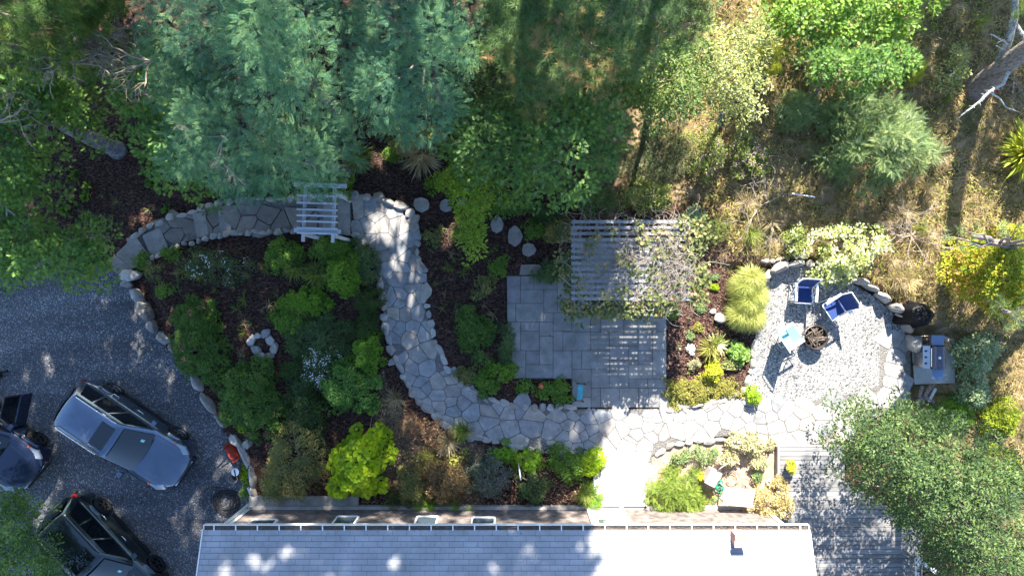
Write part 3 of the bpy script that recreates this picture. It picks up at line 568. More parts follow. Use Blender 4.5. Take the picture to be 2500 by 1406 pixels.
for xx in np.linspace(x0 + .06, x1 - .06, 6): m = M(); m.bar((xx, y0 + .02, zp - .06), (xx, y1 - .02, zp - .06), .05, .13); m.build("beam", PW2, perg, world=True)
for xx in (x0 + .15, x1 - .15):
    for y in (y0 - .2, y1 + .2): m = M(); m.bar((xx, y, .03), (xx, y, zp - .12), .12, .12); m.build("post", PW2, perg, world=True)
for y in (y0 - .2, y1 + .2): m = M(); m.bar((x0, y, zp - .2), (x1, y, zp - .2), .05, .14); m.build("cross_beam", PW, perg, world=True)
# ------------------------------------------------------------------ cars
GLS = simple("car_glass", (.006, .008, .01), .02, spec=1.0); TYRE = simple("tyre", (.018, .018, .02), .85); RIM = simple("rim", (.30, .31, .33), .35, metal=.8); BLKRIM = simple("dark_rim", (.06, .06, .065), .4, metal=.6)
CHROME = simple("chrome", (.75, .76, .78), .2, metal=1.0); LAMPM = simple("lamp_glass", (.28, .31, .34), .08, spec=.9, coat=1); AMBER = simple("amber_lamp", (.75, .12, .03), .25); REDL = simple("red_lamp", (.3, .01, .01), .2)
TRIM = simple("black_trim", (.02, .02, .022), .55); PAPER = simple("windscreen_sticker", (.35, .75, .7), .5)
def build_car(name, label, px, py, deg, paint, rimm, L=4.7, Wd=1.84, hb=.98, hr=1.66, wb=2.7, rails=True, door=False, rear_slope=.22):
    X, Y = px, py; z0 = -.60
    car = thing(name, label, "car", (X, Y, z0), math.radians(deg)); hl = L / 2; hw = Wd / 2
    xf, xr = wb / 2, -wb / 2
    # --- body shell
    xs_ = np.unique(np.concatenate([np.linspace(-hl, hl, 61), [-hl + .02, -hl + .06, hl - .06, hl - .02]]))
    def wid(x):
        e = np.clip((abs(x) - hl + .85) / .85, 0, 1); return hw * (1 - .20 * e ** 2.6 - (.10 * e ** 8))
    def hood(x):
        if x > .75: return hb + .05 - .26 * ((x - .75) / (hl - .75)) ** 2.2
        if x < -hl + .25: return hb + .02 - .12 * ((-hl + .25 - x) / .25) ** 2
        return hb + .02
    V = []; 
    for x in xs_:
        w = wid(x); h = hood(x); zb = .24 + .16 * np.clip((abs(x) - hl + .25) / .25, 0, 1) ** 2
        for c in (xf, xr):
            d = abs(x - c)
            if d < .42: zb = max(zb, .34 + math.sqrt(max(0, .42 ** 2 - d * d)))
        zb = min(zb, h - .2); zm = zb + (h - zb) * .45; fl = .02 * math.exp(-((x - xf) / .5) ** 2) + .02 * math.exp(-((x - xr) / .5) ** 2)
        prof = [(w - .05, zb), (w - .01 + fl, zb + .03), (w + fl, zm), (w - .015 + fl * .5, h - .16), (w - .05, h - .06), (w - .12, h - .005), (w * .72, h + .022), (w * .66, h + .03), (w * .35, h + .038), (0, h + .04)]
        row = [(x, -a, b) for a, b in prof] + [(x, a, b) for a, b in prof[:-1][::-1]]; V.append(row)
    n = len(V[0]); m = M(); V = np.array(V)
    # round the ends in plan
    for i, x in enumerate(xs_):
        e = np.clip((abs(x) - hl + .35) / .35, 0, 1); 
        V[i, :, 0] -= np.sign(x) * .30 * e * (np.abs(V[i, :, 1]) / hw) ** 3
        low = np.clip((.55 - V[i, :, 2]) / .3, 0, 1); V[i, :, 0] -= np.sign(x) * .06 * e * low
    idx = np.arange(len(xs_) * n).reshape(-1, n)
    m.add(V.reshape(-1, 3), np.stack([idx[:-1, :-1], idx[:-1, 1:], idx[1:, 1:], idx[1:, :-1]], -1).reshape(-1, 4))
    m.f.append([[int(q) for q in idx[0][::-1]]]); m.f.append([[int(q) for q in idx[-1]]])
    body = m.build("body", paint, car, smooth=True)
    m = M(); m.box(-hl + .25, -hw + .22, .2, hl - .3, hw - .22, .8); m.build("underbody", TRIM, car)
    # --- greenhouse
    b0, b1 = -hl + .12, .98; t0, t1 = -hl + .12 + rear_slope + .12, .10; wb_, wt = hw - .10, hw - .30; zt = hr
    def ring(xa, xb, w, z, r, bow):
        out = []
        for sx, sy in ((1, -1), (1, 1), (-1, 1), (-1, -1)):
            cx = xb - r if sx > 0 else xa + r; cy = sy * (w - r); st = {(1, -1): -90, (1, 1): 0, (-1, 1): 90, (-1, -1): 180}[(sx, sy)]
            for k in range(6):
                a = math.radians(st + 90 * k / 5); out.append((cx + r * math.cos(a), cy + r * math.sin(a), z))
            if (sx, sy) == (1, -1):
                for q in (-.5, 0, .5): out.append((xb + bow * (1 - q * q * 1.3), q * (w - r) * 1.3, z))
            if (sx, sy) == (-1, 1):
                for q in (.5, 0, -.5): out.append((xa - bow * .5 * (1 - q * q * 1.3), q * (w - r) * 1.3, z))
        return out
    A = ring(b0, b1, wb_, hb + .0, .16, .14); B = ring(t0 + .02, t1, wt + .012, zt - .055, .16, .07); B2 = ring(t0 + .07, t1 - .06, wt - .05, zt - .008, .14, .06)
    m = M(); n = len(A); m.add(A + B + B2, [[i, (i + 1) % n, n + (i + 1) % n, n + i] for i in range(n)] + [[n + i, n + (i + 1) % n, 2 * n + (i + 1) % n, 2 * n + i] for i in range(n)])
    ctr = ring(t0 + .5, t1 - .45, wt - .4, zt + .02, .1, .03); m.add(ctr, [[0, 1, 2]]); m.f.pop()
    m.f.append([[2 * n + i, 2 * n + (i + 1) % n, 3 * n + (i + 1) % n, 3 * n + i] for i in range(n)]); m.f.append([[3 * n + i for i in range(n)]])
    m.build("roof", paint, car, smooth=True)
    def panel(nm, corners, mat, off=.008, div=6, bow=0.0, parent=car, rnd=.0):
        c = [np.array(q, float) for q in corners]; m = M(); G_ = []
        nr = np.cross(c[1] - c[0], c[3] - c[0]); nr /= np.linalg.norm(nr)
        for i in range(div + 1):
            for j in range(div + 1):
                u, v = i / div, j / div; p = (c[0] * (1 - u) + c[1] * u) * (1 - v) + (c[3] * (1 - u) + c[2] * u) * v
                G_.append(p + nr * (off + bow * (1 - (2 * u - 1) ** 2) ))
        ix = np.arange((div + 1) ** 2).reshape(div + 1, -1)
        m.add(np.array(G_), np.stack([ix[:-1, :-1], ix[1:, :-1], ix[1:, 1:], ix[:-1, 1:]], -1).reshape(-1, 4)); return m.build(nm, mat, parent, smooth=True)
    def onG(x_frac_b, y_b, x_frac_t, y_t, zf0, zf1): pass
    lerp = lambda a, b, t: a + (b - a) * t
    def ws(u, v): # front glass: u across -1..1, v up 0..1
        x = lerp(b1 + .02, t1 + .02, v); y = u * lerp(wb_ - .1, wt - .06, v); return (x, y, lerp(hb, zt - .055, v))
    wsc = panel("windshield", [ws(-1, .04), ws(1, .04), ws(1, .97), ws(-1, .97)], GLS, off=.02, bow=.09)
    def rg(u, v): x = lerp(b0, t0 + .02, v); y = u * lerp(wb_ - .1, wt - .08, v); return (x, y, lerp(hb, zt - .055, v))
    panel("rear_window", [rg(1, .25), rg(-1, .25), rg(-1, .92), rg(1, .92)], GLS, off=.02, bow=.05)
    for s in (-1, 1):
        def sd(x, v): # x at the bottom and its top follower
            return (x if v < .5 else np.interp(x, [b0, b1], [t0 + .05, t1 - .02]), s * lerp(wb_, wt + .012, v), lerp(hb, zt - .055, v))
        for xa, xb_ in ((-hl + .42, -hl + 1.12), (-hl + 1.2, -.62 + .35), (-.18, .72)):
            lo, hi = .08, .86
            def q(x, v): a_ = sd(x, 0); b_ = sd(x, 1); return tuple(lerp(np.array(a_), np.array(b_), v))
            cs = [q(xa, lo), q(xb_, lo), q(xb_, hi), q(xa, hi)]
            if s > 0: cs = [cs[1], cs[0], cs[3], cs[2]]
            panel("side_window", cs, GLS, off=.006, div=2)
        m = M(); sg = s
        m.tube([(.70, s * (hw - .04), hb + .06), (.66, s * (hw + .06), hb + .08)], .035, 6); m.add(np.array([(.70 + dx * .08, s * (hw + .10 + dy * .10), hb + .10 + dz * .08) for dx in (-1, 1) for dy in (-1, 1) for dz in (-1, 1)]), [[0, 1, 3, 2], [4, 6, 7, 5], [0, 4, 5, 1], [2, 3, 7, 6], [0, 2, 6, 4], [1, 5, 7, 3]])
        m.build("wing_mirror", paint, car, bevel=.03)
        if rails: m = M(); m.tube([(t0 + .15, s * (wt - .03), zt - .01), (t0 + .25, s * (wt - .02), zt + .05), (t1 - .35, s * (wt - .02), zt + .05), (t1 - .2, s * (wt - .01), zt - .02)], .018, 6); m.build("roof_rail", CHROME if rails is True else TRIM, car, smooth=True)
        m = M()
        for a, b in ((-.02, .16), (-1.0, -.82)): m.tube([(a - .1, s * (hw + .0), hb - .17), (a - .06, s * (hw + .045), hb - .16), (b - .06, s * (hw + .045), hb - .16), (b - .02, s * hw, hb - .17)], .014, 5)
        m.build("door_handle", CHROME, car, smooth=True)
        m = M()
        for xc in (.62, -.28, -1.12):
            m.bar((xc, s * (hw + .0035), .36), (xc, s * (hw - .008), hb - .1), .008, .012)
        m.bar((-xf - .0 + .42, s * (hw + .006), .30), (xf - .42, s * (hw + .006), .30), .03, .10); m.build("door_seam", TRIM, car)
        hlp = [(hl - .18, s * (hw - .22), hood(hl) + .1), (hl - .42, s * (hw - .06), hood(hl) + .12), (hl - .78, s * (hw - .11), hood(hl - .7) - .0), (hl - .40, s * (hw - .36), hood(hl - .3) + .03)]
        m = M(); pts = np.array(hlp); c0 = pts.mean(0); v = np.concatenate([pts - [0, 0, .08], pts + [0, 0, .012]]); m.add(v, [[0, 1, 5, 4], [1, 2, 6, 5], [2, 3, 7, 6], [3, 0, 4, 7], [4, 5, 6, 7]]); m.build("headlight", LAMPM, car, bevel=.01)
        m = M(); m.box(hl - .78, s * (hw - .115) - .03, hood(hl - .7) - .01, hl - .70, s * (hw - .115) + .03, hood(hl - .7) + .02); m.build("indicator", AMBER, car, bevel=.008)
        m = M(); m.box(-hl + .13, s * (hw - .21) - .05, hb - .2, -hl + .3, s * (hw - .21) + .07, hb + .02); m.build("tail_light", REDL, car, bevel=.03)
        for xw in (xf, xr):
            yo = s * (hw + .012); w = bpy.data.objects.new("wheel", None); C.objects.link(w); w.parent = car; w.location = (xw, yo - s * .11, .345)
            def ringm(prof, mat, nm, k=28):
                m = M(); m.lathe(prof, n=k); v = m.v[0]; m.v[0] = np.stack([v[:, 0], v[:, 2], v[:, 1]], 1); return m.build(nm, mat, w, smooth=True)
            ringm([(.0, -.11), (.25, -.11), (.33, -.10), (.345, -.06), (.345, .06), (.33, .10), (.25, .115), (.225, .10), (.22, .06)] if s > 0 else [(.0, .11), (.25, .11), (.33, .10), (.345, .06), (.345, -.06), (.33, -.10), (.25, -.115), (.225, -.10), (.22, -.06)], TYRE, "tyre")
            m = M(); yy = s * .085
            for k in range(5):
                a = 2 * math.pi * k / 5 + .3
                for da in (-.13, .13): m.bar((.04 * math.cos(a), yy, .04 * math.sin(a)), (.215 * math.cos(a + da), yy - s * .01, .215 * math.sin(a + da)), .028, .03, up=(0, 1, 0))
            t = np.linspace(0, 2 * np.pi, 25); m.tube([(.22 * math.cos(q), yy, .22 * math.sin(q)) for q in t], .014, 5, cap=False)
            t = np.linspace(0, 2 * np.pi, 13); m.add([(.06 * math.cos(q), yy + s * .012, .06 * math.sin(q)) for q in t[:-1]], [list(range(12))]); m.build("rim", rimm, w, smooth=False)
            m = M(); t = np.linspace(0, 2 * np.pi, 20, endpoint=False); m.add([(.385 * math.cos(q), -s * .1, .385 * math.sin(q)) for q in t], [list(range(20))]); m.build("wheel_well", TRIM, w)
    m = M(); m.box(hl - .10, -.55, .40, hl + .012, .55, .46); m.box(hl - .12, -.62, .50, hl + .005, .62, .66); m.build("grille", TRIM, car, bevel=.02)
    m = M(); m.box(hl - .06, -.5, .67, hl + .01, .5, .69); m.build("chrome_strip", CHROME, car)
    m = M(); m.box(-hl - .0, -.62, .3, -hl + .05, .62, .5); m.build("rear_bumper", TRIM, car, bevel=.02)
    for y in (-.35, .25): m = M(); a_ = np.array(ws(y, .02)); b_ = np.array(ws(y + .55, .10)); m.tube([a_ + [.04, 0, .05], b_ + [.07, 0, .07]], .008, 5); m.build("wiper", TRIM, car)
    m = M(); m.tube([(1.02, -hw + .2, hb + .055), (1.08, 0, hb + .075), (1.02, hw - .2, hb + .055)], .008, 5); m.build("cowl_seam", TRIM, car)
    for s in (-1, 1): m = M(); m.tube([(x, s * (wid(x) * .80), hood(x) + .012) for x in np.linspace(1.0, hl - .3, 8)], .006, 4); m.build("hood_seam", TRIM, car)
    # hood creases
    for s in (-1, 1):
        m = M(); pts = [(x, s * (.42 + .12 * (hl - x) / 1.4), hood(x) + .026) for x in np.linspace(1.05, hl - .45, 8)]; m.tube(pts, .016, 6, cap=False); m.build("hood_crease", paint, car, smooth=True)
    # sunroof
    if not door:
        c = [(-.55, -.42, zt + .012), (-.05, -.42, zt + .006), (-.05, .42, zt + .006), (-.55, .42, zt + .012)]; m = M(); m.add(np.array(c) + [0, 0, .014], [[0, 1, 2, 3]]); m.build("sunroof", GLS, car)
        m = M(); m.add([(t0 + .35, -.012, zt + .01), (t0 + .5, -.02, zt + .012), (t0 + .5, .02, zt + .012), (t0 + .38, 0, zt + .07)], [[0, 1, 2], [0, 3, 1], [1, 3, 2], [0, 2, 3]]); m.build("aerial", paint, car)
    m = M(); q = ws(.62, .35); m.box(-.06, -.045, 0, .06, .045, .003); st = m.build("sticker", PAPER, wsc); st.location = (q[0] + .06, q[1], q[2] + .055); st.rotation_euler = (0, math.radians(38), 0)
    if door:
        d = bpy.data.objects.new("door", None); C.objects.link(d); d.parent = car; d.location = (.68, hw + .01, 0); d.rotation_euler = (0, 0, math.radians(-62))
        m = M(); m.box(-1.12, -.02, .32, 0, .07, hb - .05); m.build("door_panel", paint, d, bevel=.03)
        m = M(); m.bar((-.02, .02, hb - .05), (-.42, -.12, hr - .12), .04, .05); m.bar((-.42, -.12, hr - .12), (-1.1, -.12, hr - .12), .04, .05); m.bar((-1.1, -.12, hr - .12), (-1.12, .02, hb - .05), .05, .05); m.build("window_frame", TRIM, d)
        m = M(); m.add([(-.06, .02, hb - .05), (-.42, -.11, hr - .14), (-1.08, -.11, hr - .14), (-1.1, .02, hb - .05)], [[0, 1, 2, 3]]); m.build("door_glass", GLS, d)
        m = M(); m.box(-1.0, -.045, .62, -.1, -.021, .8); m.build("door_card", simple("door_card", (.10, .10, .11), .7), d, bevel=.01)
    return car
SILVER = simple("blue_silver_paint", (.12, .155, .21), .24, noise=.12, nscale=1.5, metal=.8, coat=1, spec=.6); GREENP = simple("grey_green_paint", (.035, .05, .05), .25, noise=.15, nscale=1.5, metal=.8, coat=1, spec=.6); NAVY = simple("navy_paint", (.012, .02, .05), .22, metal=.35, coat=1, spec=.6)
build_car("parked_car", "blue silver estate car with sunroof in the middle of the drive", -13.02, -4.95, -34, SILVER, RIM)
build_car("parked_car", "dark grey green car with black wheels at the bottom of the drive", -13.74, -9.05, -47, GREENP, BLKRIM, rails="black")
build_car("parked_car", "navy blue car with its front door open at the left edge", -17.85, -4.95, -40, NAVY, BLKRIM, rails=False, door=True, hr=1.5, hb=.92, L=4.5, rear_slope=.5)
# ------------------------------------------------------------------ chairs round the fire bowl
FRAME = simple("white_tube", (.8, .8, .8), .35); NAVYF = simple("navy_sling", (.02, .045, .16), .8, noise=.2, nscale=40); AQUA = simple("aqua_sling", (.17, .36, .44), .8, noise=.08, nscale=40)
def chair(label, px, py, deg, fabric):
    """local +x = the way the sitter faces"""
    p = P(px, py, .4); c = thing("folding_chair", label, "chair", (p[0], p[1], .024), math.radians(deg)); w = .25; c.scale = (1.15, 1.15, 1.1)
    m = M(); m.add([(-.22, -w, .37), (.0, -w, .35), (.24, -w, .41), (-.22, w, .37), (.0, w, .35), (.24, w, .41)], [[0, 1, 4, 3], [1, 2, 5, 4]]); m.build("seat", fabric, c)
    m = M(); m.add([(-.22, -w, .40), (-.40, -w, .92), (-.22, w, .40), (-.40, w, .92)], [[0, 2, 3, 1]]); m.build("backrest", fabric, c)
    for s in (-1, 1):
        y = s * (w + .02)
        m = M(); m.tube([(-.20, y, .34), (-.43, y, .98)], .018, 6); m.build("back_frame", FRAME, c, smooth=True)
        m = M(); m.tube([(.27, y, .42), (-.24, y, .36)], .013, 6); m.build("seat_rail", FRAME, c, smooth=True)
        m = M(); m.tube([(.24, y + s * .03, 0), (-.18, y + s * .03, .60)], .013, 6); m.build("leg", FRAME, c, smooth=True)
        m = M(); m.tube([(-.30, y, 0), (.20, y + s * .03, .60)], .013, 6); m.build("leg", FRAME, c, smooth=True)
        m = M(); m.box(-.30, y + s * .02 - .036, .60, .22, y + s * .02 + .036, .63); m.build("armrest", FRAME, c, bevel=.012)
    m = M(); m.tube([(.27, -w, .42), (.27, w, .42)], .013, 6); m.tube([(-.43, -w - .02, .98), (-.43, w + .02, .98)], .012, 6); m.tube([(-.24, -w, .36), (-.24, w, .36)], .012, 6); m.tube([(-.30, -w, .012), (-.30, w, .012)], .012, 6); m.build("cross_rail", FRAME, c, smooth=True)
chair("navy sling chair with white frame, nearest the feathery grass", 1960, 718, -93, NAVYF)
chair("navy sling chair with broad white arms, right of the fire bowl", 2036, 752, 213, NAVYF)
chair("pale aqua sling chair with its back to the path", 1926, 818, 33, AQUA)
fp = P(1992, 824, .4); bowl = thing("fire_bowl", "round metal fire bowl heaped with burnt sticks", "fire bowl", (fp[0], fp[1], .024))
RUST = simple("rusty_steel", (.04, .032, .03), .6, metal=.4, noise=.4)
m = M(); m.lathe([(.05, .16), (.25, .2), (.34, .32), (.38, .40), (.40, .41), (.385, .38), (.345, .30), (.25, .17), (.05, .13)]); m.build("bowl", RUST, bowl, smooth=True)
m = M(); t = np.linspace(0, 2 * np.pi, 33); m.tube([(.42 * math.cos(a), .42 * math.sin(a), .33) for a in t], .01, 5, cap=False); m.tube([(.40 * math.cos(a), .40 * math.sin(a), .2) for a in t], .01, 5, cap=False); m.build("outer_ring", RUST, bowl, smooth=True)
for k in range(4): a = k * 1.57 + .5; m = M(); m.tube([(.3 * math.cos(a), .3 * math.sin(a), .28), (.42 * math.cos(a), .42 * math.sin(a), .2), (.38 * math.cos(a), .38 * math.sin(a), 0)], .012, 5); m.build("leg", RUST, bowl)
m = M(); rs = np.random.RandomState(1)
for k in range(90):
    a = rs.uniform(0, 6.28); r = rs.uniform(0, .26); b = rs.uniform(0, 6.28); l = rs.uniform(.06, .22); x, y = r * math.cos(a), r * math.sin(a); z = .27 + rs.uniform(0, .14)
    m.tube([(x - l * math.cos(b), y - l * math.sin(b), z), (x + l * math.cos(b), y + l * math.sin(b), z + rs.uniform(-.04, .06))], rs.uniform(.006, .022), 5)
tag(m.build("firewood", stonemat("burnt_wood", [(.03, .025, .022), (.11, .08, .06), (.06, .045, .035), (.2, .15, .12)]), loc=None), None)
fw = bpy.data.objects["firewood"]; fw.location = bowl.location; tag(fw, "charred branches heaped inside the fire bowl", "firewood")
# ------------------------------------------------------------------ grill on its pad
STEEL = simple("stainless", (.42, .45, .5), .35, metal=.85, noise=.05); STEELD = simple("steel_top", (.16, .22, .32), .45, metal=.5)
padc = [(2224, 820), (2300, 818), (2330, 830), (2330, 935), (2232, 938)]
m = M(); m.prism([P(a, b)[:2] for a, b in padc], -.02, .045); o = m.build("grill_pad", simple("pad_concrete", (.40, .40, .38), .85, noise=.15, nscale=3), bevel=.02); tag(o, "square concrete pad under the gas grill", "concrete pad")
gp = P(2285, 872, .9); gx_ = gp[0]; gy_ = gp[1]
grl = thing("gas_grill", "stainless gas grill with two side shelves beside the terrace", "grill", (gx_, gy_, .045))
m = M(); m.box(-.28, -.36, .08, .26, .36, .72); m.build("cabinet", STEEL, grl, bevel=.015)
for s in (-1, 1): m = M(); m.box(-.295, s * .18 - .165, .14, -.281, s * .18 + .165, .68); d_ = m.build("cabinet_door", simple("door_steel", (.3, .3, .31), .3, metal=.8), grl); m = M(); m.tube([(-.315, s * .04, .4), (-.315, s * .04, .62)], .012, 6); m.build("handle", CHROME, d_)
m = M(); m.add([(-.36, -.37, .74), (-.36, .37, .74), (-.20, .37, .88), (-.20, -.37, .88), (-.20, -.37, .72), (-.20, .37, .72)], [[0, 3, 2, 1], [0, 1, 5, 4], [0, 4, 3], [1, 2, 5]]); cp = m.build("control_panel", STEEL, grl)
for y in (-.2, 0, .2): m = M(); m.tube([(-.29, y, .80), (-.325, y, .835)], .032, 12); m.build("knob", DARK, cp)
m = M(); m.box(-.19, -.38, .73, .29, .38, .82); m.box(-.19, -.38, .82, -.16, .38, .86); m.build("firebox", simple("fire_box", (.05, .045, .05), .5, metal=.3), grl, bevel=.01)
m = M(); a = np.linspace(0, math.pi * .55, 9); 
pr = [(-.15 + .0 + .22 - .22 * math.cos(q), .84 + .22 * math.sin(q)) for q in np.linspace(0, math.pi, 12)]
v = [(x, -.36, z) for x, z in pr] + [(x, .36, z) for x, z in pr]; n = len(pr); m.add(v, [[i, i + 1, n + i + 1, n + i] for i in range(n - 1)] + [list(range(n))[::-1]][:0]); m.f.append([list(range(n))]); m.f.append([[n + i for i in range(n)][::-1]])
hd = m.build("hood", simple("hood_steel", (.13, .12, .14), .25, metal=.8), grl, smooth=False)
m = M(); m.tube([(-.17, -.3, .93), (-.2, -.3, .95), (-.2, .3, .95), (-.17, .3, .93)], .014, 6); m.build("handle", CHROME, hd)
m = M(); m.lathe([(.0, .0), (.04, 0), (.045, .02), (0, .025)], n=16); th = m.build("thermometer", simple("dial", (.8, .8, .8), .3), hd); th.location = (.0, 0, 1.04)
for v_ in (): pass
for s in (-1, 1):
    m = M(); m.box(-.12, s * .385 if s > 0 else -.72, .80, .28, .72 if s > 0 else s * .385, .835); m.build("side_shelf", STEELD, grl, bevel=.01)
for x in (-.24, .22):
    for y in (-.32, .32): m = M(); m.cyl(x, y, 0, .08, .035, n=12); m.build("caster", DARK, grl)
# covered kettle grill: black draped cover
cp_ = P(2243, 768, .7); m = M(); n = 28; rs = np.random.RandomState(4); rows = []
for r, z in ((.02, 1.0), (.20, .98), (.32, .88), (.36, .70), (.39, .5), (.43, .28), (.47, .05)):
    rr = []
    for k in range(n):
        a = 2 * math.pi * k / n; f = 1 + (.10 * math.sin(a * 7 + 1) + .07 * math.sin(a * 4 + z * 3)) * (1.05 - z) + .08 * math.cos(2 * a + .6) + .06 * math.cos(a * 5) * (z < .95); rr.append((r * f * math.cos(a) * 1.05, r * f * math.sin(a) * 1.1, z + .015 * math.sin(a * 5)))
    rows.append(rr)
m.add(np.array(rows).reshape(-1, 3), np.concatenate([[[i * n + k, (i + 1) * n + k, (i + 1) * n + (k + 1) % n, i * n + (k + 1) % n] for k in range(n)] for i in range(6)])); m.f.append([list(range(n))])
o = m.build("covered_grill", simple("black_cover", (.006, .006, .008), .55, spec=.15)); o.location = (cp_[0], cp_[1], .03); tag(o, "black draped cover over a kettle grill by the terrace wall", "grill cover")
# things beside the grill
BR = simple("brown_wood", (.16, .11, .08), .8, noise=.3)
ct = thing("side_crate", "small dark slatted stand with charcoal beside the grill", "stand", G(2262, 832)); 
m = M(); m.box(-.16, -.16, .0, .16, .16, .05); m.box(-.16, -.16, .36, .16, .16, .39); m.build("shelf", BR, ct)
for x in (-.15, .15):
    for y in (-.15, .15): m = M(); m.box(x - .015, y - .015, .05, x + .015, y + .015, .36); m.build("leg", BR, ct)
m = M(); p = G(2284, 838); rs = np.random.RandomState(9)
for k in range(60): a = rs.uniform(0, 6.28); x, y = rs.normal(0, .06, 2); m.tube([(x - .08 * math.cos(a), y - .08 * math.sin(a), rs.uniform(.5, .6)), (x + .08 * math.cos(a), y + .08 * math.sin(a), rs.uniform(.5, .62))], .008, 4)
m.lathe([(.09, 0), (.12, .3), (.13, .5), (.11, .5), (.08, .3)], n=14)
o = m.build("kindling_basket", simple("straw_wood", (.45, .30, .15), .8, noise=.3)); o.location = p; tag(o, "basket of tan kindling between shelf and crate", "basket")
m = M(); m.tube([(0, 0, .6), (.06, .01, .62), (.12, -.02, .6)], .018, 6); m.cyl(.05, 0, 0, .58, .03, n=8); o = m.build("lighter_can", simple("blue_plastic", (.02, .13, .55), .4)); o.location = G(2272, 824); tag(o, "small bright blue lighter wand behind the grill shelf", "lighter")
for k, (px, py, a, l, c, lb) in enumerate([(2243, 955, 75, .42, 0, "dark split log leaning left of the woodpile"), (2256, 953, 60, .45, 0, "round dark log in the middle of the woodpile"), (2268, 962, 62, .5, 1, "pale sawn plank at the right of the woodpile"), (2246, 972, 20, .4, 0, "brown log lying lowest in the woodpile"), (2262, 975, -20, .35, 0, "short log under the pale plank")]):
    p = G(px, py); m = M(); 
    if c: m.box(-l / 2, -.045, 0, l / 2, .045, .05)
    else: m.tube([(-l / 2, 0, .07), (0, .01, .075), (l / 2, 0, .07)], [.06, .065, .055], 9)
    o = m.build("firewood_log", simple("sawn_wood", (.5, .48, .44), .7) if c else BARKP); o.location = (p[0], p[1], .06 + (.08 if k in (1, 2) else 0)); o.rotation_euler = (0, 0, math.radians(a)); tag(o, lb, "log")
# ------------------------------------------------------------------ drive clutter
p = P(572, 1098); wbz = -.6
wbw = thing("wheelbarrow", "orange wheelbarrow tipped against the retaining wall", "wheelbarrow", (p[0], p[1], wbz), math.radians(-55))
m = M(); m.add([(-.34, -.22, .45), (.34, -.26, .45), (.34, .26, .45), (-.34, .22, .45), (-.22, -.13, .22), (.2, -.15, .22), (.2, .15, .22), (-.22, .13, .22)], [[4, 5, 6, 7], [0, 1, 5, 4], [1, 2, 6, 5], [2, 3, 7, 6], [3, 0, 4, 7], [7, 6, 5, 4]]); tr = m.build("tray", simple("orange_paint", (.42, .05, .02), .5), wbw); tr.rotation_euler = (math.radians(38), 0, 0)
for s in (-1, 1): m = M(); m.tube([(.3 * s, .1, .25), (.24 * s, -.35, .3), (.22 * s, -.8, .35)], .02, 6); m.build("handle", DARK, wbw)
m = M(); m.lathe([(.0, -.04), (.15, -.05), (.17, 0), (.15, .05), (0, .04)], n=20); wl = m.build("wheel", TYRE, wbw); wl.rotation_euler = (0, 1.57, 0); wl.location = (0, .3, .17)
for s in (-1, 1): m = M(); m.tube([(.2 * s, -.1, .25), (.22 * s, -.15, 0)], .015, 6); m.build("leg", DARK, wbw)
p = P(577, 1150, -.35); bk = thing("bucket", "grey bucket with bright white round lid", "bucket", (p[0], p[1], -.6)); m = M(); m.cyl(0, 0, 0, .34, .115, .14, 24); m.build("pail", simple("grey_plastic", (.16, .16, .17), .5), bk); m = M(); m.cyl(0, 0, .343, .365, .135, .13, 24); m.build("lid", simple("white_lid", (.85, .88, .9), .4), bk); m = M(); m.bar((-.03, .1, .38), (.03, -.13, .38), .03, .02); m.build("trowel", DARK, bk)
p = P(570, 1167, -.35); pt = thing("plant_pot", "empty grey clay pot standing below the white lid", "pot", (p[0], p[1], -.6)); m = M(); m.lathe([(.0, .02), (.1, .02), (.165, .30), (.175, .33), (.16, .34), (.145, .30), (.09, .06), (0, .05)], n=26); m.build("pot", simple("grey_clay", (.26, .23, .2), .8, noise=.2), pt, smooth=True)
m = M(); m.cyl(0, 0, .06, .12, .1, n=16); m.build("soil", simple("pot_soil", (.05, .04, .03), .9), pt)
def coil(name, label, cat, px, py, z, r, turns, rad, mat, seed, sq=1.0):
    rs = np.random.RandomState(seed); pts = []; p = P(px, py, z); n = int(turns * 24); cx = cy = 0.0; rr = r
    for k in range(n):
        if k % 12 == 0: tcx, tcy, tr_ = rs.normal(0, r * .28), rs.normal(0, r * .28), r * rs.uniform(.55, 1.15)
        cx += (tcx - cx) * .12; cy += (tcy - cy) * .12; rr += (tr_ - rr) * .1
        a = k * 2 * math.pi / 24; pts.append((p[0] + cx + rr * math.cos(a), p[1] + cy + rr * sq * math.sin(a), z + rad + .05 * (k / n) + rs.uniform(0, .008)))
    m = M(); m.tube(pts, rad, 6); return tag(m.build(name, mat, smooth=True, loc=p), label, cat)
coil("coiled_hose", "tangled black hose coiled on the gravel by the house corner", "hose", 553, 1222, -.6, .42, 16, .011, DARK, 3)
coil("loose_cable", "thin black hose looping loosely right of the coil", "hose", 520, 1215, -.598, .5, 3, .007, DARK, 5)
p = P(10, 916, -.5); m = M(); m.tube([(0, 0, .1), (-.3, -.1, .12)], .07, 8); m.tube([(.2, .15, .08), (-.3, .1, .1)], .05, 8); o = m.build("rubber_ramp", DARK, loc=None); o.location = (p[0] - .1, p[1], -.6); tag(o, "two pronged dark rubber thing cut by the left edge", "ramp")
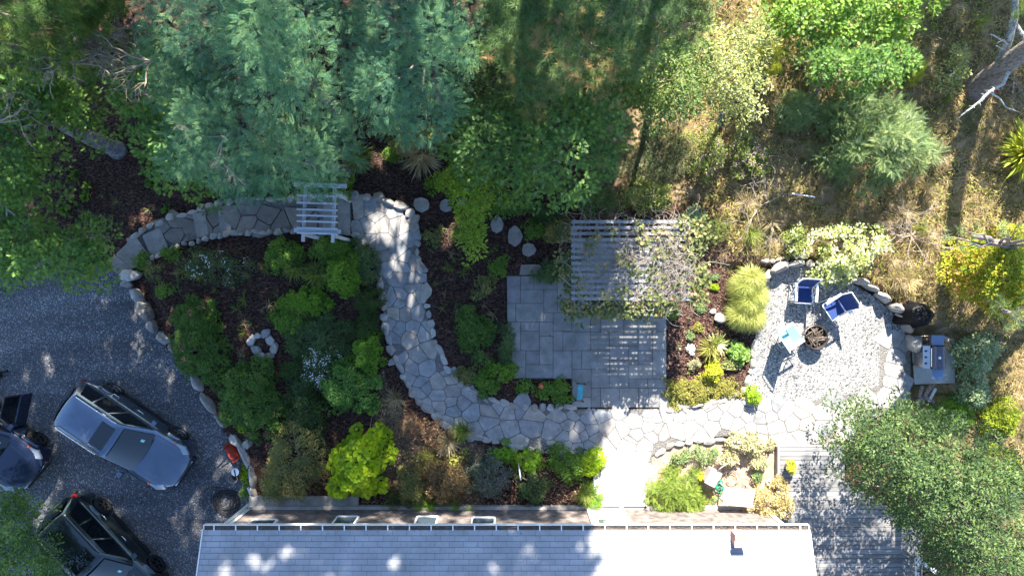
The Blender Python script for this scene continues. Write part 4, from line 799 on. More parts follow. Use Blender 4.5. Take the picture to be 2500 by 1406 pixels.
# ------------------------------------------------------------------ patio bench, deck pot, sandy bed clutter
p = P(1416, 957, .4); bn = thing("small_bench", "narrow teal bench with black iron ends on the patio", "bench", (p[0], p[1], .038), math.radians(-7))
m = M(); m.box(-.09, -.24, .38, .09, .24, .41); m.build("seat", simple("teal_paint", (.05, .30, .36), .5, noise=.1), bn, bevel=.008)
for s in (-1, 1):
    m = M(); y = s * .29; m.tube([(-.15, y, .0), (-.13, y, .2), (-.15, y, .52), (-.1, y, .55)], .012, 6); m.tube([(.15, y, .0), (.13, y, .2), (.15, y, .52), (.1, y, .55)], .012, 6); m.tube([(-.14, y, .36), (.14, y, .36)], .012, 6); m.tube([(-.14, y, .36), (0, y, .3), (.14, y, .36)], .008, 5); m.build("iron_end", DARK, bn)
p = P(1933, 1141, .45); dp = thing("potted_plant", "round clay pot of yellow green leaves on the deck", "potted plant", (p[0], p[1], .175))
m = M(); m.lathe([(0, .0), (.12, 0), (.17, .24), (.19, .28), (.17, .29), (.15, .24), (0, .2)], n=24); m.build("pot", simple("tan_clay", (.45, .33, .26), .8, noise=.1), dp, smooth=True)
GREYB = simple("weathered_plastic", (.34, .31, .30), .6, noise=.1)
p = P(1741, 1166, .55); hb_ = thing("hose_box", "slanting grey lidded box standing in the sandy bed", "hose box", (p[0], p[1], 0), math.radians(-28))
m = M(); m.box(-.17, -.25, 0, .17, .25, .52); m.build("box_body", GREYB, hb_, bevel=.02); m = M(); m.add([(-.19, -.27, .52), (.19, -.27, .52), (.19, .27, .56), (-.19, .27, .56), (-.19, -.27, .56), (.05, -.27, .60), (.19, -.27, .57), (.19, .27, .61), (.05, .27, .64), (-.19, .27, .60)], [[0, 3, 2, 1], [4, 5, 8, 9], [5, 6, 7, 8], [0, 1, 6, 5, 4], [2, 3, 9, 8, 7], [0, 4, 9, 3], [1, 2, 7, 6]]); m.build("lid", GREYB, hb_)
m = M(); m.tube([(-.02, .22, .6), (.0, .45, .75), (.16, .62, .6), (.4, .75, .2)], .014, 6); m.build("strap", PALETWIG, hb_, smooth=True)
p = P(1806, 1214, .7); tb = thing("white_table", "bright white rectangular table top beside the golden shrub", "table", (p[0], p[1], 0), math.radians(-4))
m = M(); m.prism([(-.52, -.28), (.42, -.3), (.5, .28), (-.5, .3)], .66, .70); m.build("tabletop", WHITE, tb, bevel=.012)
for x in (-.45, .42):
    for y in (-.24, .24): m = M(); m.box(x - .02, y - .02, .0, x + .02, y + .02, .655); m.build("leg", WHITE, tb)
m = M(); m.box(-.46, -.27, .60, .40, -.25, .655); m.box(-.46, .25, .60, .40, .27, .655); m.build("apron", simple("apron", (.6, .6, .58), .6), tb)
GRN = simple("green_hose", (.02, .28, .17), .4); coil("green_hose", "bright green garden hose looped below the grey box", "hose", 1757, 1183, .02, .16, 5, .012, GRN, 8)
m = M(); m.tube([P(1735, 1202, .05), P(1750, 1190, .2), P(1760, 1185, .1), P(1762, 1204, .04), P(1748, 1222, .05), P(1738, 1232, .03)], .013, 6); tag(m.build("garden_hose_end", GRN, smooth=True), "loose green hose end trailing to the juniper", "hose")
coil("wire_coil", "thin tan wire loops on the sandy soil", "wire", 1785, 1165, .01, .27, 2.5, .007, PALETWIG, 11)
m = M(); t = np.linspace(.4, 5.0, 14); p = P(1775, 1243, .1); m.tube([(p[0] + .17 * math.cos(a), p[1] + .17 * math.sin(a), .12) for a in t], .022, 6); tag(m.build("white_edging_loop", WHITE, smooth=True), "curved white plastic edging below the white table", "edging")
p = P(1876, 1178, .05); m = M(); m.lathe([(.0, .01), (.05, .01), (.06, .09), (.075, .09), (.07, 0)], n=20); o = m.build("drain_cap", simple("grey_cap", (.5, .5, .48), .6)); o.location = (p[0], p[1], 0); tag(o, "small round grey drain cap beside the deck edge", "drain cap")
p = G(1945, 482); m = M(); m.tube([(-.38, .05, .12), (.38, -.06, .1)], .022, 8); o = m.build("white_pipe", simple("pvc", (.75, .8, .85), .4)); o.location = p; tag(o, "short white pipe lying in the dry meadow", "pipe")
p = G(1265, 1125 + 0); m = M(); m.box(-.02, -.02, 0, .02, .02, .9); o = m.build("marker_stake", simple("grey_stake", (.35, .38, .4), .7)); o.location = p; o.rotation_euler = (.5, .1, 0); tag(o, "leaning grey stake in the shrubs above the house", "stake")
p = G(1348, 1248); m = M(); m.box(-.07, -.06, 0, .07, .06, .08); o = m.build("brick", simple("pink_brick", (.42, .22, .18), .85, noise=.2)); o.location = p; tag(o, "single pink brick at the foot of the house wall", "brick")
p = P(1440, 938, .1)
# ------------------------------------------------------------------ foliage
def tri_template(kind):
    """leaf templates: x = along the leaf, y = across, z = up; unit length"""
    if kind == 'oval':
        v = [(0, 0, 0), (.35, -.24, .07), (.4, 0, -.01), (.35, .24, .07), (.75, -.17, .03), (.8, .17, .03), (1, 0, -.08)]
        f = [(0, 1, 2), (0, 2, 3), (1, 4, 2), (2, 4, 6), (2, 6, 5), (2, 5, 3)]
    elif kind == 'round':
        t = np.linspace(0, 2 * np.pi, 9)[:-1]; v = [(.5, 0, -.03)] + [(.5 + .5 * math.cos(a), .46 * math.sin(a), .04 + .04 * math.cos(2 * a)) for a in t]; f = [(0, i + 1, (i + 1) % 8 + 1) for i in range(8)]
    elif kind == 'oak':
        out = [(0, 0), (.18, .07), (.22, .26), (.34, .10), (.46, .34), (.56, .12), (.70, .30), (.78, .10), (1, .0), (.78, -.10), (.70, -.30), (.56, -.12), (.46, -.34), (.34, -.10), (.22, -.26), (.18, -.07)]
        v = [(.45, 0, -.02)] + [(a, b, .12 * abs(b)) for a, b in out]; n = len(out); f = [(0, i + 1, (i + 1) % n + 1) for i in range(n)]
    elif kind == 'frond':
        v, f = [], []
        for k in range(8):
            x = .12 + .80 * k / 7.0; l = .19 * math.sin(.5 + 2.2 * k / 7.0) + .05
            for s in (-1, 1):
                n = len(v); v += [(x, 0, .0 - .10 * x * x), (x + .035 - .045, s * l * .5, .02 - .10 * x * x), (x + .03, s * l, -.02 - .10 * x * x), (x + .06, s * l * .5, .02 - .10 * x * x)]; f += [(n, n + 1, n + 2), (n, n + 2, n + 3)]
        n = len(v); v += [(.9, 0, -.09), (1.0, .035, -.11), (1.08, 0, -.13), (1.0, -.035, -.11)]; f += [(n, n + 1, n + 2), (n, n + 2, n + 3)]
    elif kind == 'needles':
        v, f = [], []; rs = np.random.RandomState(1)
        for k in range(26):
            a = rs.uniform(0, 6.28); e = rs.uniform(-.15, 1.2); d = np.array([math.cos(a) * math.cos(e), math.sin(a) * math.cos(e), math.sin(e)]); l = rs.uniform(.75, 1)
            p = np.cross(d, [0, 0, 1.0]); p /= np.linalg.norm(p) + 1e-6; n = len(v); b = d * .02; v += [tuple(b - p * .016), tuple(b + p * .016), tuple(d * l + [0, 0, -.06])]; f.append((n, n + 1, n + 2))
    elif kind == 'spray':   # juniper / cedar plume
        v, f = [], []; rs = np.random.RandomState(2)
        for k in range(12):
            x = k / 12.; s = 1 if k % 2 else -1; l = .30 * (1 - x) + .08; a = .7
            n = len(v); v += [(x - .02, 0, .04 * x), (x + l * math.cos(a), s * l * math.sin(a), .05 + .1 * rs.rand()), (x + .07, 0, .05 * x)]; f.append((n, n + 1, n + 2))
        n = len(v); v += [(0, -.015, 0), (0, .015, 0), (1.05, 0, .1)]; f.append((n, n + 1, n + 2))
    elif kind == 'blade':
        v = [(0, -.022, 0), (0, .022, 0), (.35, -.026, .16), (.35, .026, .16), (.7, -.018, .12), (.7, .018, .12), (1, 0, -.10)]; f = [(0, 1, 3), (0, 3, 2), (2, 3, 5), (2, 5, 4), (4, 5, 6)]
    elif kind == 'strap':
        v = [(0, -.04, 0), (0, .04, 0), (.4, -.055, .10), (.4, .055, .10), (.8, -.03, .06), (.8, .03, .06), (1, 0, -.03)]; f = [(0, 1, 3), (0, 3, 2), (2, 3, 5), (2, 5, 4), (4, 5, 6)]
    elif kind == 'petal':
        t = np.linspace(0, 2 * np.pi, 7)[:-1]; v = [(0, 0, .1)] + [(.5 * math.cos(a), .5 * math.sin(a), 0) for a in t]; f = [(0, i + 1, (i + 1) % 6 + 1) for i in range(6)]
    return np.array(v, float), np.array(f)
TPL = {k: tri_template(k) for k in ('oval', 'round', 'oak', 'frond', 'needles', 'spray', 'blade', 'strap', 'petal')}
TPL['thin'] = (TPL['blade'][0] * np.array([1, .5, 1.3]), TPL['blade'][1])
class Leaves:
    def __init__(s): s.p, s.d, s.u, s.z, s.c = [], [], [], [], []
    def add(s, p, d, u, z, c): s.p.append(p); s.d.append(d); s.u.append(u); s.z.append(z); s.c.append(np.full(len(p), c) if np.isscalar(c) else c)
    def build(s, name, kind, mat, parent=None, seed=0, off=None):
        p, d, u, z, c = [np.concatenate(a) for a in (s.p, s.d, s.u, s.z, s.c)]
        d = d / (np.linalg.norm(d, axis=1)[:, None] + 1e-9); y = np.cross(u, d); y /= np.linalg.norm(y, axis=1)[:, None] + 1e-9; w = np.cross(d, y)
        tv, tf = TPL[kind]; N_ = len(p); k = len(tv)
        V = p[:, None] + z[:, None, None] * (tv[None, :, 0:1] * d[:, None] + tv[None, :, 1:2] * y[:, None] + tv[None, :, 2:3] * w[:, None])
        F = (tf[None] + (np.arange(N_) * k)[:, None, None]).reshape(-1, 3)
        m = M(); m.add(V.reshape(-1, 3), F); rs = np.random.RandomState(seed); lf = np.repeat(rs.rand(N_), len(tf)); cl = np.repeat(c, len(tf))
        if parent is not None: return m.build(name, mat, parent, world=True, attrs={"leaf": ('FACE', lf), "clump": ('FACE', cl)}, smooth=False)
        return m.build(name, mat, attrs={"leaf": ('FACE', lf), "clump": ('FACE', cl)}, loc=off)
def ball(rs, n, c, r, zs=.7, up=.5, size=(.08, .12), shell=.55, droop=0.0):
    """leaves in a clump: outward directions, mostly on the shell"""
    v = rs.normal(size=(n, 3)); v[:, 2] = np.abs(v[:, 2]) * 1.0 - .45 * (rs.rand(n) < .35); v /= np.linalg.norm(v, axis=1)[:, None] + 1e-9
    q = r * (shell + (1 - shell) * rs.rand(n)) ** 1; p = np.asarray(c) + v * q[:, None] * np.array([1, 1, zs])
    d = v + rs.normal(size=(n, 3)) * .55; d[:, 2] = d[:, 2] * .45 - droop; u = np.stack([rs.normal(0, .38, n), rs.normal(0, .38, n), np.ones(n)], 1) * 1.0 + v * .35
    return p, d, u, rs.uniform(size[0], size[1], n)
LIMB = {}
def trunk_mesh(m, base, tips, r0, rs, split=.45):
    base = np.array(base, float); tips = np.array(tips, float); top = tips.mean(0); top[2] = tips[:, 2].max() * .8 + base[2] * .2
    fork = base + (top - base) * split; t = np.linspace(0, 1, 8)[:, None]
    pts = base + (top - base) * t + np.c_[rs.normal(0, .04, (8, 2)), np.zeros(8)] * t * 2; m.tube(pts, r0 * (1 - .75 * t[:, 0]) * (1 + .5 * np.exp(-t[:, 0] * 25)), 9)
    for q in tips:
        f = split + rs.rand() * .45; a = base + (top - base) * f; mid = a * .45 + q * .55 + np.array([0, 0, .18 * np.linalg.norm(q - a)]) * rs.uniform(-.2, .8)
        tt = np.linspace(0, 1, 6)[:, None]; c = a * (1 - tt) ** 2 + 2 * mid * tt * (1 - tt) + q * tt ** 2; c[1:-1] += rs.normal(0, .04, (4, 3)); r = r0 * .35 * (1 - f * .5)
        m.tube(c, np.maximum(r * (1 - .85 * tt[:, 0]), .008), 5)
def crown_poly(poly, zt, thick, cell, rs, r=.4, keepf=1.0):
    """clump centres spread through a crown whose outline from above is POLY (photo px)"""
    s = K * H / (H - zt); xs_ = [p[0] for p in poly]; ys_ = [p[1] for p in poly]; c = cell * s; gx_, gy_ = np.meshgrid(np.arange(min(xs_), max(xs_) + c, c), np.arange(min(ys_), max(ys_) + c, c))
    gx_ = gx_.ravel() + rs.uniform(-.5, .5, gx_.size) * c; gy_ = gy_.ravel() + rs.uniform(-.5, .5, gy_.size) * c; k = inpoly(gx_, gy_, poly); gx_, gy_ = gx_[k], gy_[k]
    d = polydist(gx_, gy_, poly) / s; k = d > .2 * r; gx_, gy_, d = gx_[k], gy_[k], d[k]; dm = max(d.max(), .3)
    z = zt - thick * (1 - np.minimum(d / dm * 1.3, 1)) ** 1.6 - rs.uniform(0, .35, len(d)) * thick; q = (H - z) / H / K
    return np.c_[(gx_ - 1250) * q, (703 - gy_) * q, z], d
SPOTS = [(948, 545, 62, 60), (985, 640, 45, 60), (1000, 735, 28, 40), (930, 390, 40, 30), (1045, 390, 30, 50), (330, 800, 34, 60), (300, 880, 36, 60), (395, 890, 18, 60), (350, 740, 30, 30), (250, 790, 12, 40), (205, 405, 22, 45), (330, 470, 40, 26),
 (380, 600, 20, 16), (330, 655, 26, 26), (870, 1180, 70, 40), (1075, 1110, 60, 60), (1000, 1000, 24, 40), (1150, 1010, 26, 22), (1070, 1140, 50, 40), (720, 1190, 24, 30), (1290, 790, 13, 30), (1305, 730, 16, 26), (1480, 775, 30, 34), (1595, 765, 22, 30), (1350, 1020, 14, 22), (1230, 1020, 10, 16),
 (182, 1190, 18, 50), (103, 1020, 10, 26), (170, 1165, 12, 40), (880, 500, 20, 10), (1130, 520, 40, 14), (1230, 545, 16, 16), (1250, 430, 20, 20), (720, 690, 14, 20), (450, 580, 14, 12), (555, 545, 10, 14), (640, 555, 14, 12), (60, 450, 30, 50), (1100, 560, 26, 50), (1160, 690, 20, 20), (470, 1190, 8, 20)]
SPW = []
for a, b, c, d in SPOTS:
    w = P(a, b); SPW.append((w[0], w[1], c / K, d / K))
for a, b, c, d, z in [(540, 1370, 34, 34, 3.8), (630, 1340, 40, 26, 3.7), (720, 1318, 50, 14, 3.5), (800, 1375, 26, 20, 3.8), (960, 1338, 26, 26, 3.7), (940, 1390, 18, 18, 3.9), (1205, 1345, 24, 34, 3.7), (1180, 1395, 30, 20, 3.9), (1290, 1318, 16, 22, 3.5), (1310, 1385, 22, 30, 3.9), (850, 1345, 14, 20, 3.7), (1105, 1335, 16, 24, 3.6), (600, 1240, 60, 12, 1), (830, 1265, 40, 20, 2), (520, 1330, 18, 20, 3.5), (1360, 1400, 60, 40, 3.9), (1250, 1400, 40, 14, 3.9)]:
    w = P(a, b, z); w[:2] -= np.array([sunv[0], sunv[1]]) / TS * z; SPW.append((w[0], w[1], c / 84., d / 84.))
for a, b, c, d, z in [(720, 50, 60, 36, 10.3), (1030, 110, 40, 30, 10), (780, 140, 30, 30, 10), (110, 90, 40, 30, 9.5), (260, 160, 40, 30, 6), (330, 290, 30, 26, 6.5), (120, 560, 60, 60, 5), (30, 500, 40, 80, 5), (860, 110 + 1000, 80, 55, 1.8), (1150, 540, 30, 50, 3.5), (560, 320, 30, 26, 8), (760, 640 + 60, 30, 20, .8), (1500, 60, 80, 60, 9), (1390, 130, 50, 30, 9), (860, 850, 24, 30, 1), (1280, 330, 30, 20, 6), (1000, 1180, 50, 30, 1)]:
    w = P(a, b, z); w[:2] -= np.array([sunv[0], sunv[1]]) / TS * z; SPW.append((w[0], w[1], c / 110., d / 110.))
rq = np.random.RandomState(123)
for k in range(120):
    a, b, z = [(rq.uniform(0, 1180), rq.uniform(0, 420), rq.uniform(6, 10)), (rq.uniform(0, 480), rq.uniform(0, 650), rq.uniform(4.5, 6.5)), (rq.uniform(1150, 1700), rq.uniform(0, 480), rq.uniform(5.5, 9.5)), (rq.uniform(400, 1450), rq.uniform(580, 1230), rq.uniform(.2, 1))][k % 4]
    w = P(a, b, z); w[:2] -= np.array([sunv[0], sunv[1]]) / TS * z; c = rq.uniform(.12, .34) * (.7 if k % 4 == 3 else 1); SPW.append((w[0], w[1], c, c * rq.uniform(.8, 2)))
for k in range(430):
    if k < 270: a, b = rq.uniform(-9, 3), rq.uniform(-10.6, -4.2)
    else: a, b = rq.uniform(-17, -9), rq.uniform(-8.5, -1)
    c = rq.uniform(.12, .38) * (1 if k < 270 else .7); SPW.append((a, b, c, c * rq.uniform(.8, 2.2)))
def ground_hit(p):
    p = np.atleast_2d(p); return p[:, :2] - np.array([sunv[0], sunv[1]])[None] * (p[:, 2] / TS)[:, None]
def in_spots(p, rs, grow=1.0):
    h = ground_hit(p); r = np.zeros(len(h), bool); j = rs.uniform(.75, 1.25, len(h))
    for a, b, c, d in SPW: r |= (((h[:, 0] - a) / c) ** 2 + ((h[:, 1] - b) / d) ** 2) < (grow * j) ** 2
    return r
def tree(name, label, cat, poly, zt, thick, base, kind, mat, n, r=.42, size=(.10, .14), cell=.42, r0=.14, group=None, bark=None, seed=1, limbs=14, under=.5, droop=0, extra=None, carve=False, zs=.7):
    """crown clumps over a plan outline, tapered trunk and limbs reaching into them"""
    rs = np.random.RandomState(seed); cen, d = crown_poly(poly, zt, thick, cell, rs, r)
    keep = rs.rand(len(cen)) > .10; cen = cen[keep]
    low = cen[rs.rand(len(cen)) < under].copy(); low[:, 2] -= rs.uniform(.4, 1.0, len(low)) * max(thick, .8); low[:, :2] += rs.normal(0, .15, (len(low), 2))
    b = np.array([base[0], base[1], float(zw(base[0], base[1])) - .05]) if len(base) == 2 else np.array(base, float)
    t = thing(name, label, cat, b, 0, group); L_ = Leaves()
    for i, c in enumerate(np.concatenate([cen, low])):
        rr = r * rs.uniform(.6, 1.25); nn = int(n * (rr / r) ** 2 * (1 if i < len(cen) else .6)); p, dd, u, z = ball(rs, nn, c, rr, zs=zs, size=size, droop=droop)
        if carve:
            k = ~in_spots(p, rs, .8); p, dd, u, z = p[k], dd[k], u[k], z[k]
        if len(p): L_.add(p, dd, u, z, rs.rand())
    L_.build("crown", kind, mat, t, seed)
    sel = cen[rs.choice(len(cen), min(limbs, len(cen)), replace=False)]; m = M(); trunk_mesh(m, b, sel - [0, 0, r * .3], r0, rs); m.build("trunk", bark or BARK, t, smooth=True, world=True)
    return t
# ---- materials of the leaves
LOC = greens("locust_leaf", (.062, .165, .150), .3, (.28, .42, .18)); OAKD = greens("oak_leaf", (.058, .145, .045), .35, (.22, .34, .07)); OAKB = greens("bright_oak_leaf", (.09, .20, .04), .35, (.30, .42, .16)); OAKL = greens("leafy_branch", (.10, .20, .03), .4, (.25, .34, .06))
PINE = greens("pine_needle", (.045, .11, .035), .15, (.30, .30, .05)); PINEB = leafmat("browning_pine", [(.05, (.04, .09, .03)), (.45, (.08, .16, .045)), (.74, (.17, .24, .06)), (.88, (.48, .27, .12))], .15)
BLUEG = greens("blue_green_leaf", (.040, .085, .042), .26, (.22, .30, .10)); PALEG = greens("pale_green_leaf", (.16, .22, .11), .3, (.42, .46, .34)); LIME = greens("lime_leaf", (.17, .30, .02), .45, (.42, .50, .05)); YELL = leafmat("yellow_leaf", [(.1, (.12, .2, .02)), (.4, (.27, .34, .02)), (.65, (.45, .42, .03)), (.9, (.55, .28, .08))], .35)  # brightest tone of the blue green leaf paints in sunlit tips
CEDAR = greens("cedar_spray", (.095, .17, .10), .25, (.36, .42, .25)); JUNI = greens("juniper_spray", (.11, .19, .05), .25, (.25, .34, .1)); OLIVE = leafmat("olive_shrub_leaf", [(.1, (.06, .10, .03)), (.4, (.13, .16, .05)), (.7, (.23, .21, .06)), (.93, (.45, .32, .07))], .25)
GREEN = greens("garden_leaf", (.065, .15, .03), .35, (.16, .28, .05)); DGREEN = greens("dark_garden_leaf", (.048, .115, .030), .3, (.08, .16, .04)); STRAW = leafmat("straw_grass", [(.1, (.12, .09, .04)), (.4, (.27, .21, .10)), (.7, (.40, .32, .17)), (.95, (.55, .46, .3))], .3)
GOLDG = leafmat("golden_grass", [(.1, (.12, .13, .03)), (.4, (.26, .27, .05)), (.7, (.38, .36, .08)), (.95, (.5, .45, .14))], .35); GGRASS = greens("green_grass", (.09, .15, .04), .35, (.3, .32, .1)); SILVERL = greens("silver_leaf", (.22, .26, .22), .2, (.5, .52, .46)); WHITEF = leafmat("white_petals", [(.1, (.55, .57, .56)), (.9, (.85, .86, .84))], .3)
GOLDS = leafmat("golden_shrub_leaf", [(.1, (.24, .20, .07)), (.4, (.42, .34, .12)), (.7, (.52, .43, .24)), (.93, (.6, .48, .38))], .3); PINKF = leafmat("pink_petals", [(.1, (.6, .05, .12)), (.9, (.75, .16, .22))], .2); CREAM = leafmat("cream_green_leaf", [(.1, (.20, .28, .05)), (.4, (.42, .48, .12)), (.7, (.66, .66, .42)), (.93, (.8, .78, .66))], .3)
MAUVE = leafmat("mauve_flower_head", [(.1, (.2, .1, .14)), (.5, (.38, .22, .28)), (.9, (.5, .34, .36))], .2); DRYF = leafmat("dry_fern", [(.1, (.14, .08, .04)), (.5, (.30, .18, .09)), (.9, (.45, .30, .16))], .3); REDF = leafmat("red_leaf", [(.1, (.25, .02, .02)), (.9, (.5, .05, .04))], .3)
# ---- tall trees
tree("locust_tree", "tallest blue green locust tree with feathery fronds, top of the photo", "locust tree", [(330, -180), (780, -180), (810, 80), (770, 250), (680, 300), (600, 300), (560, 180), (430, 120), (350, 60)], 10.6, 2.5, (-5.6, 5.6), 'frond', LOC, 120, .56, (.13, .23), .45, .24, seed=2, limbs=26, droop=.0, zs=.5)
tree("locust_tree", "lower locust tree whose fronds hang over the white arbor", "locust tree", [(480, 190), (620, 260), (760, 270), (850, 320), (845, 400), (800, 455), (745, 480), (700, 440), (620, 455), (540, 470), (450, 440), (400, 350), (400, 250)], 8.2, 1.5, (-5.6, 3.9), 'frond', LOC, 110, .50, (.13, .22), .38, .2, seed=3, limbs=20, droop=.0, zs=.5)
tree("locust_tree", "locust tree at top centre bordering the browning pine", "locust tree", [(790, -180), (1180, -180), (1190, 60), (1160, 200), (1120, 300), (1040, 360), (960, 320), (880, 330), (790, 270), (770, 100)], 9.8, 2.5, (-2.3, 6.2), 'frond', LOC, 115, .53, (.13, .22), .43, .22, seed=4, limbs=24, droop=.0, zs=.5)
tree("locust_tree", "small locust crown between the oak and the left locusts", "locust tree", [(340, 60), (460, 90), (560, 200), (540, 320), (450, 330), (380, 240), (340, 160)], 7.2, 1.2, (-6.9, 4.6), 'frond', LOC, 80, .45, (.17, .24), .36, .13, seed=5, limbs=12)
tree("pine_tree", "dark green pine with long soft needles in the top left corner", "pine tree", [(-160, -160), (250, -160), (290, 20), (250, 60), (190, 100), (170, 190), (90, 200), (40, 140), (-160, 140)], 9.4, 2.2, (-10.4, 6.2), 'needles', PINE, 52, .42, (.18, .28), .36, .2, bark=BARKP, seed=6, limbs=18, zs=.5)
tree("pine_tree", "tall pine with orange brown needle tips at top centre right", "pine tree", [(1190, -160), (1690, -160), (1740, 30), (1660, 100), (1580, 180), (1480, 200), (1340, 250), (1240, 240), (1170, 120)], 10.2, 2.4, (1.6, 6.4), 'needles', PINEB, 48, .44, (.17, .26), .38, .2, bark=BARKP, seed=7, limbs=34, zs=.5)
tree("oak_tree", "oak with jagged leaves beside the locusts above the fallen trunk", "oak tree", [(230, 130), (340, 150), (420, 230), (480, 340), (520, 440), (430, 450), (350, 400), (320, 300), (250, 230)], 6.2, 1.5, (-8.6, 3.3), 'oak', OAKD, 105, .45, (.12, .17), .38, .13, seed=8, limbs=16)
tree("oak_tree", "oak filling the left edge above the mulch clearing", "oak tree", [(-120, 130), (60, 170), (200, 170), (230, 270), (180, 310), (120, 350), (100, 420), (80, 500), (-120, 520)], 6.0, 1.6, (-17.2, 4.6), 'oak', OAKD, 100, .45, (.12, .17), .4, .16, seed=9, limbs=20)
tree("oak_tree", "oak overhanging the gravel drive at the left edge", "oak tree", [(-120, 500), (40, 480), (120, 560), (240, 550), (270, 600), (240, 650), (230, 700), (180, 735), (130, 680), (60, 690), (-120, 700)], 5.2, 1.5, (-15.4, 1.5), 'oak', OAKD, 105, .45, (.12, .17), .38, .16, seed=10, limbs=18)
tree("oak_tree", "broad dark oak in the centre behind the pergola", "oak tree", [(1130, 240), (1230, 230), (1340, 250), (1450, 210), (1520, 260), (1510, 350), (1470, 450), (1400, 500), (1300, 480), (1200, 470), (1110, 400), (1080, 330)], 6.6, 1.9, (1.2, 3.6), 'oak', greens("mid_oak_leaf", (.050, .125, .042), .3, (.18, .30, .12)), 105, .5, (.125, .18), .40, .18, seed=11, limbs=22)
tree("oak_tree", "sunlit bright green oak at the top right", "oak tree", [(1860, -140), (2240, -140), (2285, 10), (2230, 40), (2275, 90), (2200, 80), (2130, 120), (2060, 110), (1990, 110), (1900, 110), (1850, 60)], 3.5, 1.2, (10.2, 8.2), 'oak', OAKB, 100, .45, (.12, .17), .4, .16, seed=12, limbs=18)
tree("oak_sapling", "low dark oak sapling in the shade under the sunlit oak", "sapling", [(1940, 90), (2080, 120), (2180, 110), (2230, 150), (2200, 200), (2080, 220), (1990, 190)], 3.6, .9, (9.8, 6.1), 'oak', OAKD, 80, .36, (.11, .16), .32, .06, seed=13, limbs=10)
tree("broadleaf_tree", "pale glittering shrubby tree left of the sunlit oak", "tree", [(1690, 40), (1790, 60), (1850, 20), (1905, 110), (1850, 150), (1895, 220), (1840, 300), (1790, 250), (1750, 320), (1720, 220), (1670, 150)], 4.2, 1.5, (7.0, 5.4), 'oval', PALEG, 62, .32, (.08, .115), .30, .09, seed=14, limbs=14)
tree("broadleaf_tree", "dappled green tree between the browning pine and the pale tree", "tree", [(1560, 60), (1700, 60), (1730, 160), (1700, 260), (1640, 290), (1560, 250), (1500, 240), (1480, 180)], 5.2, 1.4, (4.6, 5.6), 'oval', greens("mid_green_leaf", (.075, .14, .05), .3, (.26, .34, .16)), 115, .38, (.08, .115), .31, .1, seed=15, limbs=16)
tree("oak_tree", "dark understory oak beneath the browning pine", "oak tree", [(1200, -100), (1760, -100), (1740, 60), (1650, 110), (1560, 260), (1450, 270), (1240, 260), (1190, 120)], 5.0, 1.4, (3.0, 8.0), 'oak', OAKD, 90, .45, (.11, .17), .38, .14, seed=51, limbs=14)
tree("broadleaf_tree", "dark leafy tree between the centre locust and the oak", "tree", [(1120, 100), (1200, 110), (1230, 200), (1200, 300), (1130, 290), (1100, 240)], 6.5, 1.2, (-.6, 5.0), 'oval', greens("glossy_dark_leaf", (.045, .08, .03), .3, (.24, .26, .12)), 115, .38, (.08, .115), .31, .1, seed=16, limbs=14)
tree("broadleaf_tree", "slender light green branch of leaves hanging beside the stepping stones", "tree", [(1070, 400), (1130, 380), (1230, 450), (1240, 510), (1180, 530), (1165, 640), (1135, 640), (1135, 540), (1090, 500)], 4.0, .7, (-.8, 2.9), 'oval', OAKL, 50, .26, (.09, .13), .24, .06, seed=17, limbs=12)
tree("birch_tree", "large blue green shrub tree covering the deck corner, lower right", "tree", [(2060, 1020), (2130, 985), (2230, 985), (2350, 1010), (2420, 1060), (2560, 1120), (2620, 1500), (2330, 1500), (2300, 1390), (2240, 1320), (2150, 1230), (2080, 1180), (2040, 1100)], 4.6, 2.0, (13.2, -6.6), 'oval', BLUEG, 105, .34, (.055, .12), .32, .16, seed=18, limbs=26, under=1.0)
tree("maple_tree", "lime and yellow tree turning orange at the right edge", "tree", [(2340, 620), (2400, 570), (2480, 560), (2600, 580), (2600, 760), (2500, 790), (2420, 760), (2360, 720)], 3.2, 1.0, (15.0, .4), 'oval', YELL, 130, .34, (.08, .13), .26, .08, seed=19, limbs=12)
tree("pine_tree", "pine branches with soft grey green needles reaching over the yellow tree", "pine tree", [(2270, 560), (2330, 540), (2440, 540), (2620, 520), (2620, 620), (2440, 600), (2360, 640), (2290, 620)], 7.0, .5, (17.5, 1.2), 'needles', greens("soft_pine_needle", (.09, .16, .08), .2, (.25, .30, .16)), 9, .26, (.17, .26), .5, .2, bark=BARKP, seed=20, limbs=12, under=0, zs=.4)
tree("pine_tree", "lower pine bough beside the silvery shrub at the right edge", "pine tree", [(2400, 740), (2480, 700), (2620, 700), (2620, 840), (2480, 830), (2420, 800)], 6.2, .6, (17.3, -1.2), 'needles', MT["soft_pine_needle"], 10, .28, (.17, .26), .42, .14, bark=BARKP, seed=21, limbs=8, under=0, zs=.4)
tree("bushy_tree", "dark leafy mass with bright edges in the bottom left corner", "tree", [(-90, 1195), (60, 1200), (95, 1240), (120, 1330), (150, 1390), (190, 1460), (-90, 1480)], 2.6, 1.1, (-16.6, -8.8), 'oval', greens("corner_bush_leaf", (.055, .13, .04), .3, (.22, .32, .07)), 110, .32, (.06, .10), .26, .08, seed=22, limbs=12)
